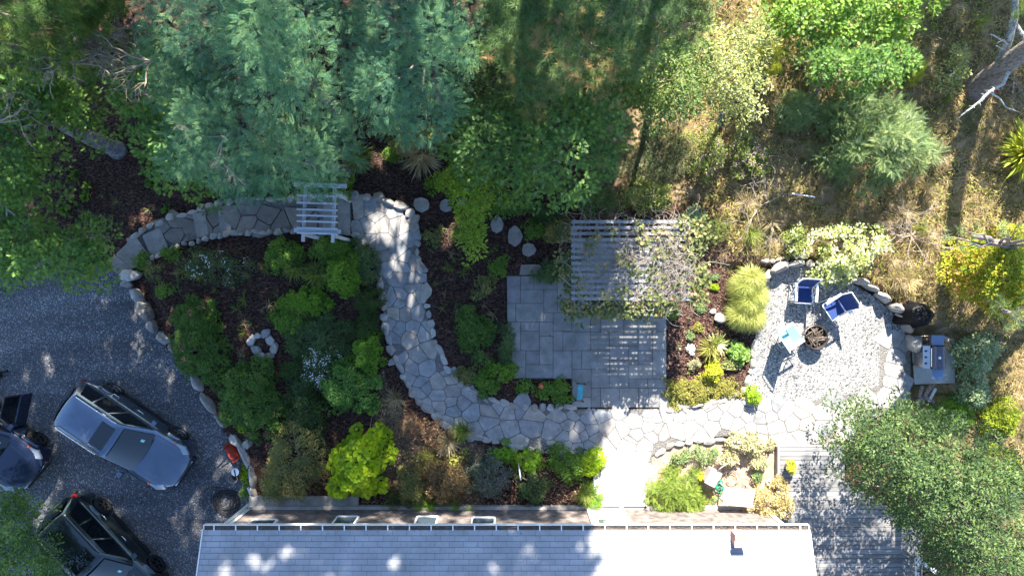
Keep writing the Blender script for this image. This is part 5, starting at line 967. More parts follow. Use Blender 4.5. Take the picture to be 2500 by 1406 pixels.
# ---- leaning lichen covered pine at the right edge and the cut trunk at the left
lp = thing("leaning_pine", "thick grey pine trunk with a white dead branch, upper right corner", "pine tree", G(2345, 232))
rs = np.random.RandomState(3); b = G(2345, 235) + [0, 0, -.1]; tt = np.linspace(0, 1, 16); top = P(2660, 55, 8.0)
pts = np.array([b + (P(2470, 148, 2.6) - b) * (q * 2) if q < .5 else P(2470, 148, 2.6) + (np.array([15.5, 8.5, 9.5]) - P(2470, 148, 2.6)) * (q * 2 - 1) for q in tt]); m = M(); m.tube(pts, .36 - .15 * tt + .14 * np.exp(-tt * 30), 18); v = m.v[0]; v += rs.normal(0, .006, v.shape); m.build("trunk", BARKP, lp, smooth=True, world=True)
f1 = P(2440, 155, 2.3); m = M(); m.tube([f1, P(2462, 100, 2.7), P(2478, 40, 3.3), P(2476, -60, 4)], [.13, .115, .10, .08], 10); m.tube([P(2478, 60, 3), P(2500, 95, 2.6), P(2470, 150, 2.5)][::-1], [.1, .09, .07], 9); m.build("limb", barkmat("lichen_limb", (.28, .30, .29), (.42, .45, .42)), lp, smooth=True, world=True)
m = M(); br = [P(2462, 175, 2.5), P(2450, 205, 2.4), P(2415, 225, 2.3), P(2390, 250, 2.2), P(2346, 283, 2.1)]; m.tube(br, [.055, .05, .045, .035, .018], 8)
m.tube([P(2435, 105, 3), P(2450, 98, 2.9), P(2460, 110, 2.7)], [.012, .02, .03], 6); m.tube([P(2418, 84, 3), P(2428, 88, 3), P(2452, 102, 2.8)], [.012, .02, .03], 6); m.tube([P(2432, 112, 3), P(2450, 122, 2.6)], [.01, .02], 6)
for k in range(46):
    q = rs.uniform(0, 3.99); i = int(q); p = br[i] + (br[i + 1] - br[i]) * (q - i); a = rs.uniform(0, 6.28); l = rs.uniform(.04, .16); m.tube([p, p + [l * math.cos(a), l * math.sin(a), rs.uniform(-.04, .08)]], [.014, .006], 4)
m.tube([P(2415, 225, 2.3), P(2440, 240, 1.9), P(2455, 262, 1.5), P(2490, 275, 1.4)], [.03, .025, .02, .012], 6); m.build("dead_branch", LICHEN, lp, world=True)
L_ = Leaves()
for k in range(90):
    t_ = rs.uniform(0, 6.28); c = np.array([17.0, 12.0, 13.5]) + [4 * math.cos(t_) * rs.rand() - 1.0, 3 * math.sin(t_) * rs.rand(), rs.uniform(-1.5, 2.5)]; L_.add(*ball(rs, 20, c, .5, size=(.2, .3)), rs.rand())
for c in (P(2490, 30, 4.2), P(2510, 10, 4.4), P(2495, -10, 4.2)): L_.add(*ball(rs, 26, c, .25, size=(.14, .2)), .8)
L_.build("crown", 'needles', PINE, lp, 5)
L_ = Leaves(); 
for k in range(60): q = rs.rand(); c = P(2340 + 110 * q, 245 - 60 * q + rs.normal(0, 4) + 18, .3 + .8 * q); L_.add(*ball(rs, 4, c, .1, size=(.07, .1)), rs.rand())
o = L_.build("red_creeper", 'oval', REDF, off=G(2380, 230)); tag(o, "red leaved creeper along the lower side of the thick trunk", "creeper")
ct_ = thing("tree_trunk", "bare grey leaning trunk rising from the mulch clearing at left", "tree", G(262, 358)); b = G(262, 358) + [0, 0, -.1]
m = M(); pts = [b, b + [-.03, .02, .25], P(212, 333, .9 + .3), P(170, 312, 2.2), P(120, 285, 4.2), P(70, 250, 5.5)]; m.tube(pts, [.36, .27, .235, .215, .17, .1], 18); v = m.v[0]; v += rs.normal(0, .007, v.shape); m.build("trunk", barkmat("bark_bluegrey", (.20, .19, .20), (.26, .25, .26)), ct_, smooth=True, world=True)
L_ = Leaves()
for k in range(16): L_.add(*ball(rs, 40, P(60 + rs.normal(0, 40), 240 + rs.normal(0, 30), 5.6 + rs.normal(0, .3)), .4, size=(.15, .2)), rs.rand())
L_.build("crown", 'oak', OAKD, ct_, 5)
# bare branches in the left oak
def bare(name, label, cat, px, py, r, h, n, mat, seed, flat=.35, z=None, direction=None, rad=.014, depth=3, group=None):
    rs = np.random.RandomState(seed); g_ = G(px, py); z0 = g_[2] if z is None else z; s = (H - z0) / H; base = np.array([(px - 1250) / K * s, (703 - py) / K * s, z0]); m = M()
    def grow(p, d, l, r_, k):
        q = p.copy(); pts = [p]; dd = d.copy()
        for i in range(5): dd = dd + rs.normal(0, .16, 3); dd /= np.linalg.norm(dd); q = q + dd * l / 5; pts.append(q)
        m.tube(pts, np.linspace(r_, r_ * .5, 6), 4 if r_ < .03 else 6, cap=False)
        if k > 0:
            for j in range(rs.randint(2, 5)):
                i = rs.randint(2, 6); nd = dd + rs.normal(0, .6, 3); nd[2] *= .7; nd /= np.linalg.norm(nd); grow(np.array(pts[i]), nd, l * rs.uniform(.45, .75), r_ * .6, k - 1)
    for i in range(n):
        a = rs.uniform(0, 6.28) if direction is None else math.radians(direction + rs.uniform(-35, 35)); d = np.array([math.cos(a), math.sin(a), rs.uniform(.1, 1) * (h / max(r, .1)) + .05]); d /= np.linalg.norm(d); grow(base, d, max(r, h) * rs.uniform(.6, 1), rad * rs.uniform(.7, 1.4), depth)
    return tag(m.build(name, mat, loc=base), label, cat, group)
bare("bare_shrub", "grey bare twig shrub right of the heather slope", "shrub", 1850, 505, .95, .5, 11, PALETWIG, 31); bare("bare_shrub", "pale twiggy dead shrub beside the cream leaved tree", "shrub", 2225, 575, 1.1, .6, 13, PALETWIG, 32)
bare("bare_shrub", "grey dead twigs in the green shrub on the meadow", "shrub", 1960, 255, .5, .6, 9, PALETWIG, 33)
bare("bare_branch", "forked bare branch reaching over the boulders at the drive corner", "branch", 268, 578, .75, .01, 5, TWIG, 44, direction=190, z=.7, rad=.010); bare("bare_branch", "lichen covered bare limb at the left edge", "branch", -20, 440, 1.1, .05, 2, LICHEN, 36, direction=-70, z=5.0, rad=.045)
bare("bare_branch", "thin dead branches under the locust crown at upper left", "branch", 370, 150, .9, .2, 5, TWIG, 36, direction=200, z=7.4, rad=.02); bare("bare_branch", "crooked grey branch through the oak on the left", "branch", 170, 40, 1.6, .1, 3, TWIG, 37, direction=-95, z=7.2, rad=.05)
bare("bare_branch", "bare branch among the oak leaves at the far left", "branch", -10, 300, .9, .1, 3, TWIG, 38, direction=20, z=6.4, rad=.025); bare("bare_branch", "pale twigs poking from the lowest locust fronds", "branch", 560, 325, .8, .1, 3, PALETWIG, 39, direction=215, z=8.2, rad=.014)
bare("bare_branch", "dark bare twigs lying right of the red creeper", "branch", 2480, 190, 1.0, .2, 5, TWIG, 40, direction=-80, z=.9, rad=.02); bare("bare_branch", "curved bare boughs at the very top near the browning pine", "branch", 1700, 60, 1.3, .1, 4, TWIG, 41, direction=150, z=7.5, rad=.035)
# ---- shrubs and perennials
def shrub(name, label, cat, px, py, rx, ry, h, kind, mat, n, size, seed, r=.2, stems=True, group=None, flowers=None, nf=0, base_z=None, parent_loc=None, gap=.08):
    rs = np.random.RandomState(seed); z0 = float(zg(px, py)) if base_z is None else base_z; s = (H - z0 - h * .7) / H / K
    cx, cy = (px - 1250) * s, (703 - py) * s; ax, ay = rx * s, ry * s; f1, f2, f3 = rs.uniform(0, 6.28, 3); r = r * .85; n = int(n * .8); base = np.array([cx, cy, z0]); L_ = Leaves(); tips = []
    k = max(3, int(ax * ay * 3.14 / (r * r * .9))); F_ = []
    for i in range(k):
        q = math.sqrt(rs.rand()); a = rs.uniform(0, 6.28); q2 = q * rs.uniform(.88, 1.12) * (.95 + .17 * math.sin(2 * a + f1) + .13 * math.sin(3 * a + f2) + .12 * math.sin(5 * a + f3)); c = np.array([cx + ax * q2 * math.cos(a), cy + ay * q2 * math.sin(a), z0 + max(.04, h * (1 - .75 * q ** 2.5) - r * .6 + rs.uniform(-.5, .22) * h * .5)])
        if rs.rand() < gap + .08: continue
        rr = r * rs.uniform(.65, 1.25); L_.add(*ball(rs, max(3, int(n * (rr / r) ** 2)), c, rr, size=size), rs.rand()); tips.append(c)
        if flowers is not None and rs.rand() < nf: F_.append(c + [0, 0, rr * .8])
    if stems and h > .35:
        t = thing(name, label, cat, base, 0, group); L_.build("foliage", kind, mat, t, seed); m = M(); tips = np.array(tips)
        for q in tips[rs.choice(len(tips), min(14, len(tips)), replace=False)]:
            a = base + [rs.normal(0, .05), rs.normal(0, .05), -.03]; mid = (a + q) / 2 + [0, 0, .12 * h]; m.tube([a, mid, q], [.02, .013, .006], 5)
        m.build("stem", TWIG, t, world=True)
    else:
        t = L_.build(name, kind, mat, off=base, seed=seed); tag(t, label, cat, group)
    if F_:
        fl = Leaves()
        for c in F_: fl.add(c + rs.normal(0, .06, (7, 3)) * [1, 1, .3], rs.normal(size=(7, 3)) * [1, 1, .2], np.tile([0, 0, 1.0], (7, 1)) + rs.normal(0, .3, (7, 3)), rs.uniform(.025, .05, 7), rs.rand())
        if t.type == 'EMPTY': fl.build("blossom", 'petal', flowers, t, 1)
        else:
            o = fl.build("blossom", 'petal', flowers, None, 1, off=base); o.parent = t; o.location = (0, 0, 0)
    return t
def tuft(name, label, cat, px, py, rad, h, n, mat, seed, kind='blade', group=None, wscale=1.0, plume=None):
    """grass clump: blades arching out from a small base"""
    rs = np.random.RandomState(seed); b = G(px, py); a = rs.uniform(0, 6.28, n); q = rs.rand(n) ** .7; L_ = Leaves()
    p = b + np.stack([.10 * rad * np.cos(a) * q, .10 * rad * np.sin(a) * q, np.zeros(n)], 1); e = (1 - q) * 1.2 + h / max(rad, .05) * .5 + rs.normal(0, .12, n)
    d = np.stack([np.cos(a), np.sin(a), np.tan(np.clip(e, .05, 1.35))], 1); d /= np.linalg.norm(d, axis=1)[:, None]; u = np.array([0, 0, 1.0]) - d * d[:, 2:3] + rs.normal(0, .15, (n, 3))
    L_.add(p, d, u, rad * rs.uniform(.7, 1.15, n) * (1 + .25 * d[:, 2]), rs.rand(n)); o = L_.build(name, kind, mat, off=b, seed=seed); return tag(o, label, cat, group)
S = shrub
S("rose_hedge", "dense low rose hedge with pink blooms along the retaining wall", "rose hedge", 478, 850, 70, 96, .9, 'oval', DGREEN, 85, (.05, .08), 101, r=.17, flowers=PINKF, nf=.02)
S("rose_hedge", "wider lower part of the rose hedge beside the orange wheelbarrow", "rose hedge", 605, 985, 92, 100, 1.0, 'oval', DGREEN, 85, (.05, .08), 102, r=.17, flowers=PINKF, nf=.02)
S("rose_hedge", "upper end of the rose hedge near the steps", "rose hedge", 470, 780, 60, 45, .8, 'oval', DGREEN, 85, (.05, .08), 1021, r=.16, flowers=PINKF, nf=.03)
S("flowering_shrub", "shrub dusted with tiny white flowers near the steps", "shrub", 510, 650, 84, 44, .6, 'oval', greens("dusky_leaf", (.045, .085, .045), .3), 46, (.05, .08), 103, flowers=WHITEF, nf=.4, gap=.2)
S("flowering_shrub", "shrub with pale blue white flowers in the dense planting", "shrub", 780, 895, 48, 58, .8, 'oval', MT["dusky_leaf"], 50, (.05, .07), 104, flowers=WHITEF, nf=.95)
S("green_shrub", "round green shrub directly below the white arbor", "shrub", 683, 622, 42, 40, .8, 'oval', GREEN, 80, (.06, .09), 105, r=.16)
S("green_shrub", "bright green shrub filling the corner below the arbor step", "shrub", 800, 605, 50, 34, .8, 'oval', GREEN, 80, (.05, .08), 106, r=.16)
S("green_shrub", "light green shrub between arbor and curved path", "shrub", 838, 670, 52, 56, .9, 'oval', greens("fresh_leaf", (.09, .20, .03), .4, (.2, .33, .05)), 80, (.06, .09), 107, r=.17)
S("green_shrub", "shade loving shrub left of the curved path at the conifers", "shrub", 885, 640, 34, 60, .7, 'oval', MT["dusky_leaf"], 50, (.05, .08), 1071, r=.15)
S("dark_conifer", "upper of two soft dark conifers beside the curved path", "conifer", 897, 735, 36, 34, 1.0, 'needles', greens("dark_conifer_needle", (.022, .055, .015), .15, (.06, .10, .02)), 24, (.08, .12), 108, r=.15, gap=0)
S("dark_conifer", "lower of two soft dark conifers beside the curved path", "conifer", 892, 800, 36, 36, 1.0, 'needles', MT["dark_conifer_needle"], 24, (.08, .12), 109, r=.15, gap=0)
S("green_shrub", "yellow green shrub above the grassy clumps in the left bed", "shrub", 740, 735, 60, 34, .7, 'oval', MT["fresh_leaf"], 70, (.07, .10), 110, r=.15)
S("green_shrub", "leafy shrub with toothed leaves right of the stone ring", "shrub", 705, 790, 48, 26, .5, 'oval', GREEN, 70, (.07, .10), 111, r=.14)
S("feathery_perennial", "wide feathery dark perennial mass in the middle of the left bed", "perennial", 780, 830, 90, 70, .55, 'spray', greens("feather_leaf", (.05, .10, .05), .3), 40, (.10, .16), 112, r=.2)
S("feathery_perennial", "feathery perennials between stone ring and white flowers", "perennial", 735, 925, 48, 56, .55, 'spray', MT["feather_leaf"], 40, (.10, .16), 113, r=.2)
S("dark_conifer", "small lit edged round conifer left of the pale blue flowers", "conifer", 710, 905, 34, 32, .8, 'needles', MT["dark_conifer_needle"], 22, (.08, .12), 114, r=.14)
S("green_shrub", "bright leafy shrub touching the path edge below the conifers", "shrub", 895, 865, 36, 50, .9, 'oval', MT["fresh_leaf"], 80, (.07, .10), 115, r=.16)
S("green_shrub", "mid green serrated shrub above the lime tree", "shrub", 845, 950, 66, 66, 1.1, 'oval', greens("mint_leaf", (.07, .17, .05), .35, (.15, .30, .08)), 80, (.07, .11), 116, r=.18)
S("dark_shrub", "very dark shrub between rose hedge and serrated shrub", "shrub", 745, 1010, 55, 60, .9, 'oval', greens("very_dark_leaf", (.025, .055, .02), .3), 60, (.06, .09), 117, r=.18)  # very dark green leaf tone
S("redbud_tree", "small lime green tree with round heart shaped leaves above the house", "small tree", 872, 1138, 78, 88, 1.9, 'round', LIME, 46, (.10, .14), 118, r=.2, gap=.03)
S("olive_shrub", "large olive brown wispy shrub at the house corner", "shrub", 712, 1140, 95, 100, 1.5, 'oval', OLIVE, 90, (.035, .06), 119, r=.19)
S("olive_shrub", "golden green bush between lime tree and rusty shrub", "shrub", 1000, 1190, 42, 55, .8, 'oval', OLIVE, 70, (.05, .07), 120, r=.17)
S("olive_shrub", "rusty brown airy bush above the second window", "shrub", 1085, 1180, 62, 62, .9, 'oval', leafmat("rusty_leaf", [(.1, (.06, .05, .02)), (.5, (.15, .11, .04)), (.9, (.36, .22, .10))], .25), 60, (.05, .07), 121, r=.17)
S("dusky_shrub", "dusky mauve flecked shrub above the long roof shadow", "shrub", 1190, 1165, 55, 62, .8, 'oval', leafmat("dusky_mauve_leaf", [(.1, (.05, .07, .045)), (.5, (.10, .14, .08)), (.9, (.3, .24, .24))], .25), 60, (.05, .08), 122, r=.16)
S("green_shrub", "bright fine leaved shrub below the curve of the path", "shrub", 1225, 1110, 40, 24, .5, 'oval', greens("vivid_leaf", (.09, .22, .02), .4, (.2, .4, .04)), 60, (.05, .07), 123, r=.14)
S("green_shrub", "fine textured green mound right of the grey stake", "shrub", 1293, 1125, 32, 36, .5, 'needles', MT["vivid_leaf"], 26, (.06, .09), 124, r=.13)
S("green_shrub", "deep green shrub left of the sunlit yellow green corner", "shrub", 1385, 1135, 48, 40, .6, 'oval', GREEN, 60, (.05, .08), 125, r=.15)
S("lime_shrub", "sunlit yellow green corner shrub beside the wooden landing", "shrub", 1448, 1130, 28, 36, .5, 'oval', LIME, 60, (.06, .09), 126, r=.13)
S("dusky_shrub", "blue grey shrub in the shade near the house wall", "shrub", 1300, 1190, 45, 40, .6, 'oval', MT["dusky_leaf"], 60, (.05, .08), 127, r=.15)
tuft("rush_clump", "upright dark rushes left of the wooden landing", "rushes", 1425, 1200, .5, .8, 260, GGRASS, 128)
S("fern_shrub", "bright fern beside the wooden landing", "fern", 1450, 1215, 22, 26, .35, 'frond', greens("fern_leaf", (.09, .20, .03), .4), 7, (.2, .3), 129, r=.12, stems=False)
S("fern_clump", "arching green fern just above the third window", "fern", 1040, 1245, 26, 22, .3, 'frond', MT["fern_leaf"], 7, (.25, .35), 130, r=.14, stems=False)
S("fern_clump", "arching green fern above the fourth window", "fern", 1115, 1240, 22, 18, .3, 'frond', MT["fern_leaf"], 7, (.25, .35), 1301, r=.14, stems=False)
S("blue_shrub", "low silvery blue plant against the wall under the lime tree", "plant", 960, 1225, 30, 18, .3, 'spray', BLUEG, 30, (.08, .12), 131, r=.13)
for i, (px, py, rx, ry, lb, mt_) in enumerate([(1045, 1050, 36, 26, "dry brown fern on the bank below the path", DRYF), (1000, 1040, 40, 30, "curled tan fern at the top of the dry bank", DRYF), (1080, 1090, 40, 30, "straw coloured bank plant above the rusty bush", DRYF), (1035, 1120, 34, 30, "yellowing bank plant right of the lime tree", GOLDG), (1110, 1120, 30, 24, "sparse gold stems on the lower bank", GOLDG), (958, 990, 26, 34, "faded spiky plant below the edging stones", STRAW)]):
    S("bank_plant", lb, "plant", px, py, rx, ry, .35, 'spray' if i % 2 else 'oval', mt_, 26, (.07, .12), 140 + i, r=.14, stems=False, gap=.3)
for i, (px, py, rad, h, n, mt_, lb) in enumerate([(875, 390, .62, .5, 260, GGRASS, "dark arching grass clump in the mulch above the boulders"), (1030, 385, .75, .6, 420, STRAW, "pale tasselled grass clump by the yellow bush"), (725, 655, .5, .4, 240, GGRASS, "left grass clump behind the round green shrub"), (775, 670, .5, .4, 240, GGRASS, "right grass clump beside the light green shrub"), (735, 745, .5, .4, 200, GGRASS, "grass clump under the yellow green shrub"),
    (1095, 1075, .5, .4, 200, STRAW, "dry grass clump at the foot of the path edge"), (1130, 1050, .45, .4, 180, GGRASS, "green tinged grass clump against the path stones"), (1125, 570, .4, .3, 120, GGRASS, "wispy grass beside the hanging branch"), (1730, 850, .48, .4, 150, GOLDG, "spiky yellow green clump in the sunny mulch bed"), (965, 970, .4, .35, 160, STRAW, "white tipped spiky clump on the dry bank")]):
    tuft("grass_clump", lb, "grass clump", px, py, rad, h, n, mt_, 200 + i)
tuft("yucca", "large spiky yucca with long bright leaves at the right edge", "yucca", 2455, 385, 1.0, .7, 330, greens("yucca_leaf", (.22, .30, .06), .3, (.55, .58, .3)), 211, kind='strap'); tuft("grass_clump", "strappy white green plant at the centre of the sunny mulch bed", "plant", 1745, 838, .42, .3, 70, CREAM, 212, kind='strap')
# the big feathery grass
def bunch(name, label, cs, n, mat, seed):
    rs = np.random.RandomState(seed); b0 = G(*cs[0][:2]); L_ = Leaves()
    for px, py, r, h in cs:
        b = G(px, py); a = rs.uniform(0, 6.28, n); q = np.sqrt(rs.rand(n)); p = b + np.stack([r * .5 * q * np.cos(a), r * .5 * q * np.sin(a), h * (1 - .6 * q ** 2)], 1)
        d = np.stack([np.cos(a) * q + .0, np.sin(a) * q - .45, .45 * (1 - q)], 1) + rs.normal(0, .16, (n, 3)); L_.add(p, d, np.array([0, 0, 1.0]) + rs.normal(0, .2, (n, 3)), rs.uniform(.2, .52, n), .5 * rs.rand(n) + .5 * rs.rand())
    o = L_.build(name, 'thin', mat, off=b0, seed=seed); return tag(o, label, "ornamental grass")
bunch("feathery_grass", "big golden green feathery grass mound beside the gravel terrace", [(1812, 735, .38, .7), (1802, 700, .3, .6), (1824, 680, .3, .55), (1800, 768, .34, .55), (1826, 772, .32, .5), (1834, 722, .3, .5)], 2000, leafmat("feather_grass_leaf", [(.1, (.13, .17, .04)), (.35, (.28, .32, .07)), (.65, (.44, .46, .12)), (.95, (.62, .60, .28))], .4), 5)
# sunny mulch bed
for i, (nm, lb, px, py, rx, ry, h, kd, mt_, n, sz, r_) in enumerate([
 ("green_plant", "leafy green plant at the terrace edge of the sunny bed", 1805, 862, 24, 28, .4, 'round', greens("sedum_leaf", (.12, .24, .08), .3, (.25, .4, .18)), 34, (.06, .09), .12), ("grey_plant", "grey green plant below the leafy green one", 1785, 890, 22, 14, .25, 'oval', PALEG, 30, (.05, .07), .1), ("lime_plant", "bright yellow lime plant in the sunny mulch bed", 1740, 905, 28, 26, .45, 'oval', leafmat("yellow_lime_leaf", [(.1, (.25, .3, .02)), (.5, (.48, .50, .03)), (.9, (.62, .6, .08))], .35), 46, (.05, .08), .12),
 ("silver_plant", "round white silver plant left of the lime plant", 1697, 886, 13, 13, .3, 'oval', SILVERL, 60, (.04, .06), .1), ("silver_plant", "tiny silver plant in the middle of the mulch", 1688, 852, 8, 10, .12, 'oval', WHITEF, 30, (.04, .06), .07), ("small_plant", "pale green rosette above the white rock", 1712, 752, 12, 10, .15, 'oval', CEDAR, 30, (.05, .07), .08),
 ("ground_cover", "wide mat of olive ground cover between patio and walk", 1690, 955, 62, 38, .25, 'oval', greens("cover_leaf", (.15, .18, .06), .3, (.33, .34, .14)), 50, (.04, .06), .12), ("ground_cover", "right end of the olive ground cover by the edging stones", 1775, 948, 46, 26, .22, 'oval', MT["cover_leaf"], 50, (.04, .06), .12), ("ground_cover", "left end of the ground cover against the patio", 1655, 965, 26, 34, .2, 'oval', MT["cover_leaf"], 50, (.04, .06), .12),
 ("small_plant", "small dark plant beside the patio corner", 1640, 760, 18, 16, .25, 'oval', GREEN, 40, (.05, .08), .1), ("small_plant", "two leaved sprout at the left of the sunny mulch", 1685, 820, 9, 9, .1, 'oval', CEDAR, 20, (.05, .07), .06), ("small_plant", "yellow green sprout near the spiky clump", 1705, 800, 12, 9, .1, 'oval', GOLDG, 20, (.05, .07), .06),
 ("small_plant", "low yellow sprout above the golden rosette", 1745, 675, 10, 8, .1, 'oval', CEDAR, 20, (.05, .07), .06), ("small_plant", "tiny green rosette close to the pergola vine", 1745, 700, 9, 7, .1, 'oval', LIME, 18, (.04, .06), .05), ("small_plant", "small sprig at the mulch edge under the vine", 1700, 710, 12, 14, .15, 'oval', CEDAR, 26, (.05, .07), .08),
 ("walk_plant", "small bright green bush standing alone on the white walk", 1843, 966, 17, 19, .45, 'oval', greens("walk_leaf", (.16, .32, .03), .4, (.35, .5, .06)), 60, (.05, .07), .11)]):
    S(nm, lb, "plant", px, py, rx, ry, h, kd, mt_, n, sz, 300 + i, r=r_, stems=h > .4)
# bed between path and patio
for i, (lb, px, py, rx, ry, h, kd, mt_, n) in enumerate([("round dark green shrub in the bed left of the patio", 1153, 803, 48, 46, .6, 'oval', DGREEN, 70), ("yellow tipped shrub above the round dark shrub", 1180, 700, 28, 26, .5, 'oval', OLIVE, 40), ("light green sprig at the top left of the patio", 1215, 655, 26, 24, .5, 'oval', GREEN, 40), ("feathery green mound against the left patio edge", 1236, 840, 18, 50, .45, 'spray', MT["feather_leaf"], 40), ("bright serrated plant at the patio's lower left corner", 1225, 910, 30, 24, .45, 'oval', MT["fresh_leaf"], 50), ("leafy shrub hanging over the inner path curve", 1190, 935, 34, 26, .5, 'oval', GREEN, 60), ("red tinged plant at the inner path curve", 1138, 920, 28, 18, .35, 'oval', OLIVE, 50), ("star shaped green fern above the path curve", 1175, 872, 26, 22, .3, 'spray', MT["mint_leaf"], 12),
  ("dark bush where the stepping stones meet the pergola", 1350, 665, 36, 26, .6, 'spray', MT["feather_leaf"], 50), ("fine green bush in the corner above the stepping stones", 1305, 562, 30, 22, .6, 'oval', GREEN, 50), ("reddish green bush left of the pergola", 1365, 560, 30, 40, 1.0, 'oval', OLIVE, 80), ("dark bush along the pergola's left side", 1345, 530, 40, 34, .8, 'oval', MT["very_dark_leaf"], 60), ("yellow dry shrub with green hem below the hanging branch", 1060, 575, 20, 26, .4, 'oval', OLIVE, 30)]):
    S("bed_shrub", lb, "shrub", px, py, rx, ry, h, kd, mt_, n, (.06, .09) if kd == 'oval' else (.10, .16), 330 + i, r=.15)
for i, (lb, px, py, rx, ry) in enumerate([("round leaved plant in the small bed below the patio", 1330, 955, 22, 22), ("green mound overlapping the edge of the small bed", 1370, 975, 26, 18), ("plant with grey green leaves in the right of the small bed", 1370, 945, 20, 20), ("sparse seedling at the left of the small bed", 1280, 945, 20, 14)]):
    S("bed_plant", lb, "plant", px, py, rx, ry, .3, 'round' if i == 0 else 'oval', GREEN, 24, (.06, .09), 350 + i, r=.12, stems=False)
S("orange_flower", "single orange flower in the small bed below the patio", "flower", 1323, 945, 6, 6, .35, 'petal', leafmat("orange_petals", [(.1, (.6, .12, .04)), (.9, (.75, .25, .1))], .2), 12, (.05, .07), 356, r=.05, stems=False, gap=0)
# sandy bed
S("juniper", "spreading bright green juniper beside the wooden landing", "juniper", 1650, 1205, 66, 55, .6, 'spray', JUNI, 46, (.15, .24), 361, r=.2); S("juniper", "lower right arm of the spreading juniper", "juniper", 1700, 1225, 34, 26, .4, 'spray', JUNI, 40, (.15, .24), 362, r=.17)
S("golden_shrub", "golden orange shrub at the corner of house and deck", "shrub", 1890, 1232, 58, 52, 1.0, 'oval', GOLDS, 60, (.05, .08), 363, r=.15, gap=.1)
S("white_shrub", "white leaved bushy shrub where bed meets walk", "shrub", 1830, 1085, 58, 24, .5, 'oval', SILVERL, 46, (.07, .10), 364, r=.14, gap=.15); S("white_shrub", "white leaved plant above the wire coil", "shrub", 1782, 1120, 26, 18, .35, 'oval', SILVERL, 46, (.06, .09), 365, r=.12); S("white_shrub", "round white plant nearest the deck edge", "shrub", 1856, 1130, 18, 18, .4, 'oval', SILVERL, 50, (.06, .09), 366, r=.12)
S("sandy_bed_plant", "olive plant at the tip of the sandy bed", "plant", 1665, 1118, 26, 14, .3, 'oval', CEDAR, 40, (.05, .07), 367, r=.11); S("sandy_bed_plant", "olive cushion behind the grey box", "plant", 1722, 1112, 34, 22, .35, 'oval', CEDAR, 40, (.05, .07), 368, r=.12); S("sandy_bed_plant", "yellow plant touching the left of the grey box", "plant", 1712, 1165, 10, 10, .25, 'oval', MT["yellow_lime_leaf"], 50, (.05, .07), 369, r=.08); S("sandy_bed_plant", "small green plant between drain cap and white plants", "plant", 1850, 1165, 14, 14, .25, 'oval', CEDAR, 30, (.05, .07), 370, r=.08)
S("pot_foliage", "yellow green leaves growing in the clay pot on the deck", "plant", 1934, 1141, 11, 13, .32, 'oval', MT["yellow_lime_leaf"], 36, (.05, .07), 371, r=.08, stems=False, base_z=.42)
# meadow and slope
S("cedar_shrub", "big pale green cedar shrub in the middle of the dry meadow", "shrub", 2165, 335, 145, 105, 1.7, 'spray', CEDAR, 40, (.22, .34), 401, r=.27); S("cedar_shrub", "upper left arm of the cedar beside the dark sapling", "shrub", 2100, 270, 70, 50, 1.1, 'spray', CEDAR, 40, (.2, .3), 402, r=.24)
S("meadow_shrub", "pale green shrub round the grey dead twigs", "shrub", 1955, 265, 58, 50, .9, 'spray', CEDAR, 40, (.14, .2), 403, r=.18); S("heather_shrub", "green shrub with mauve heads on the slope", "shrub", 1835, 375, 55, 48, .7, 'oval', greens("slope_leaf", (.11, .17, .06), .3, (.3, .34, .2)), 50, (.05, .08), 404, r=.16, flowers=MAUVE, nf=.5)
S("heather_shrub", "wide green and mauve shrub behind the pergola's right end", "shrub", 1730, 370, 60, 60, .8, 'oval', MT["slope_leaf"], 46, (.05, .08), 405, r=.17, flowers=MAUVE, nf=.3, gap=.2)
S("white_spray_shrub", "small shrub with whitish leaves left of the thick trunk", "shrub", 2335, 165, 42, 55, .8, 'oval', PALEG, 30, (.08, .11), 406, r=.16, gap=.35)
S("pine_sapling", "yellow green pine sapling below the pale glittering tree", "sapling", 1890, 130, 34, 40, 1.2, 'needles', greens("young_needle", (.20, .28, .05), .3, (.42, .45, .1)), 16, (.14, .2), 407, r=.2); S("pine_sapling", "thin yellow pine sapling between two shaded strips", "sapling", 2245, 155, 20, 40, .9, 'needles', MT["young_needle"], 14, (.14, .2), 408, r=.18)
S("cream_tree", "dogwood with glowing cream and yellow leaves above the terrace", "small tree", 2075, 600, 112, 74, 1.2, 'oval', CREAM, 26, (.07, .11), 409, r=.15, gap=.5); S("cream_tree", "cream leaved arm reaching toward the terrace stones", "small tree", 2050, 655, 55, 40, .9, 'oval', CREAM, 34, (.08, .12), 410, r=.15, gap=.4)
S("green_shrub", "small yellow green shrub left of the cream leaved dogwood", "shrub", 1945, 590, 30, 32, .5, 'oval', MT["slope_leaf"], 40, (.06, .09), 411, r=.14)
S("silver_bush", "blue silver bush right of the gas grill", "bush", 2395, 860, 62, 42, .9, 'oval', greens("silver_blue_leaf", (.12, .20, .16), .25, (.34, .42, .32)), 50, (.08, .11), 412, r=.18, gap=.15); S("silver_bush", "silver green bush below the gas grill", "bush", 2385, 960, 42, 50, .9, 'oval', MT["silver_blue_leaf"], 46, (.08, .11), 413, r=.18)
S("green_shrub", "bright green ferny patch beside the woodpile", "shrub", 2330, 1015, 60, 42, .5, 'spray', MT["vivid_leaf"], 40, (.10, .16), 414, r=.17, stems=False); S("green_shrub", "yellow green shrub at the right edge beside the deck tree", "shrub", 2460, 1020, 44, 46, .8, 'oval', greens("edge_leaf", (.14, .22, .03), .4, (.34, .42, .06)), 60, (.07, .10), 415, r=.17); S("green_shrub", "yellow leaved shrub near the right edge above the deck tree", "shrub", 2480, 1150, 34, 50, 2.2, 'oval', MT["edge_leaf"], 60, (.07, .10), 416, r=.17)
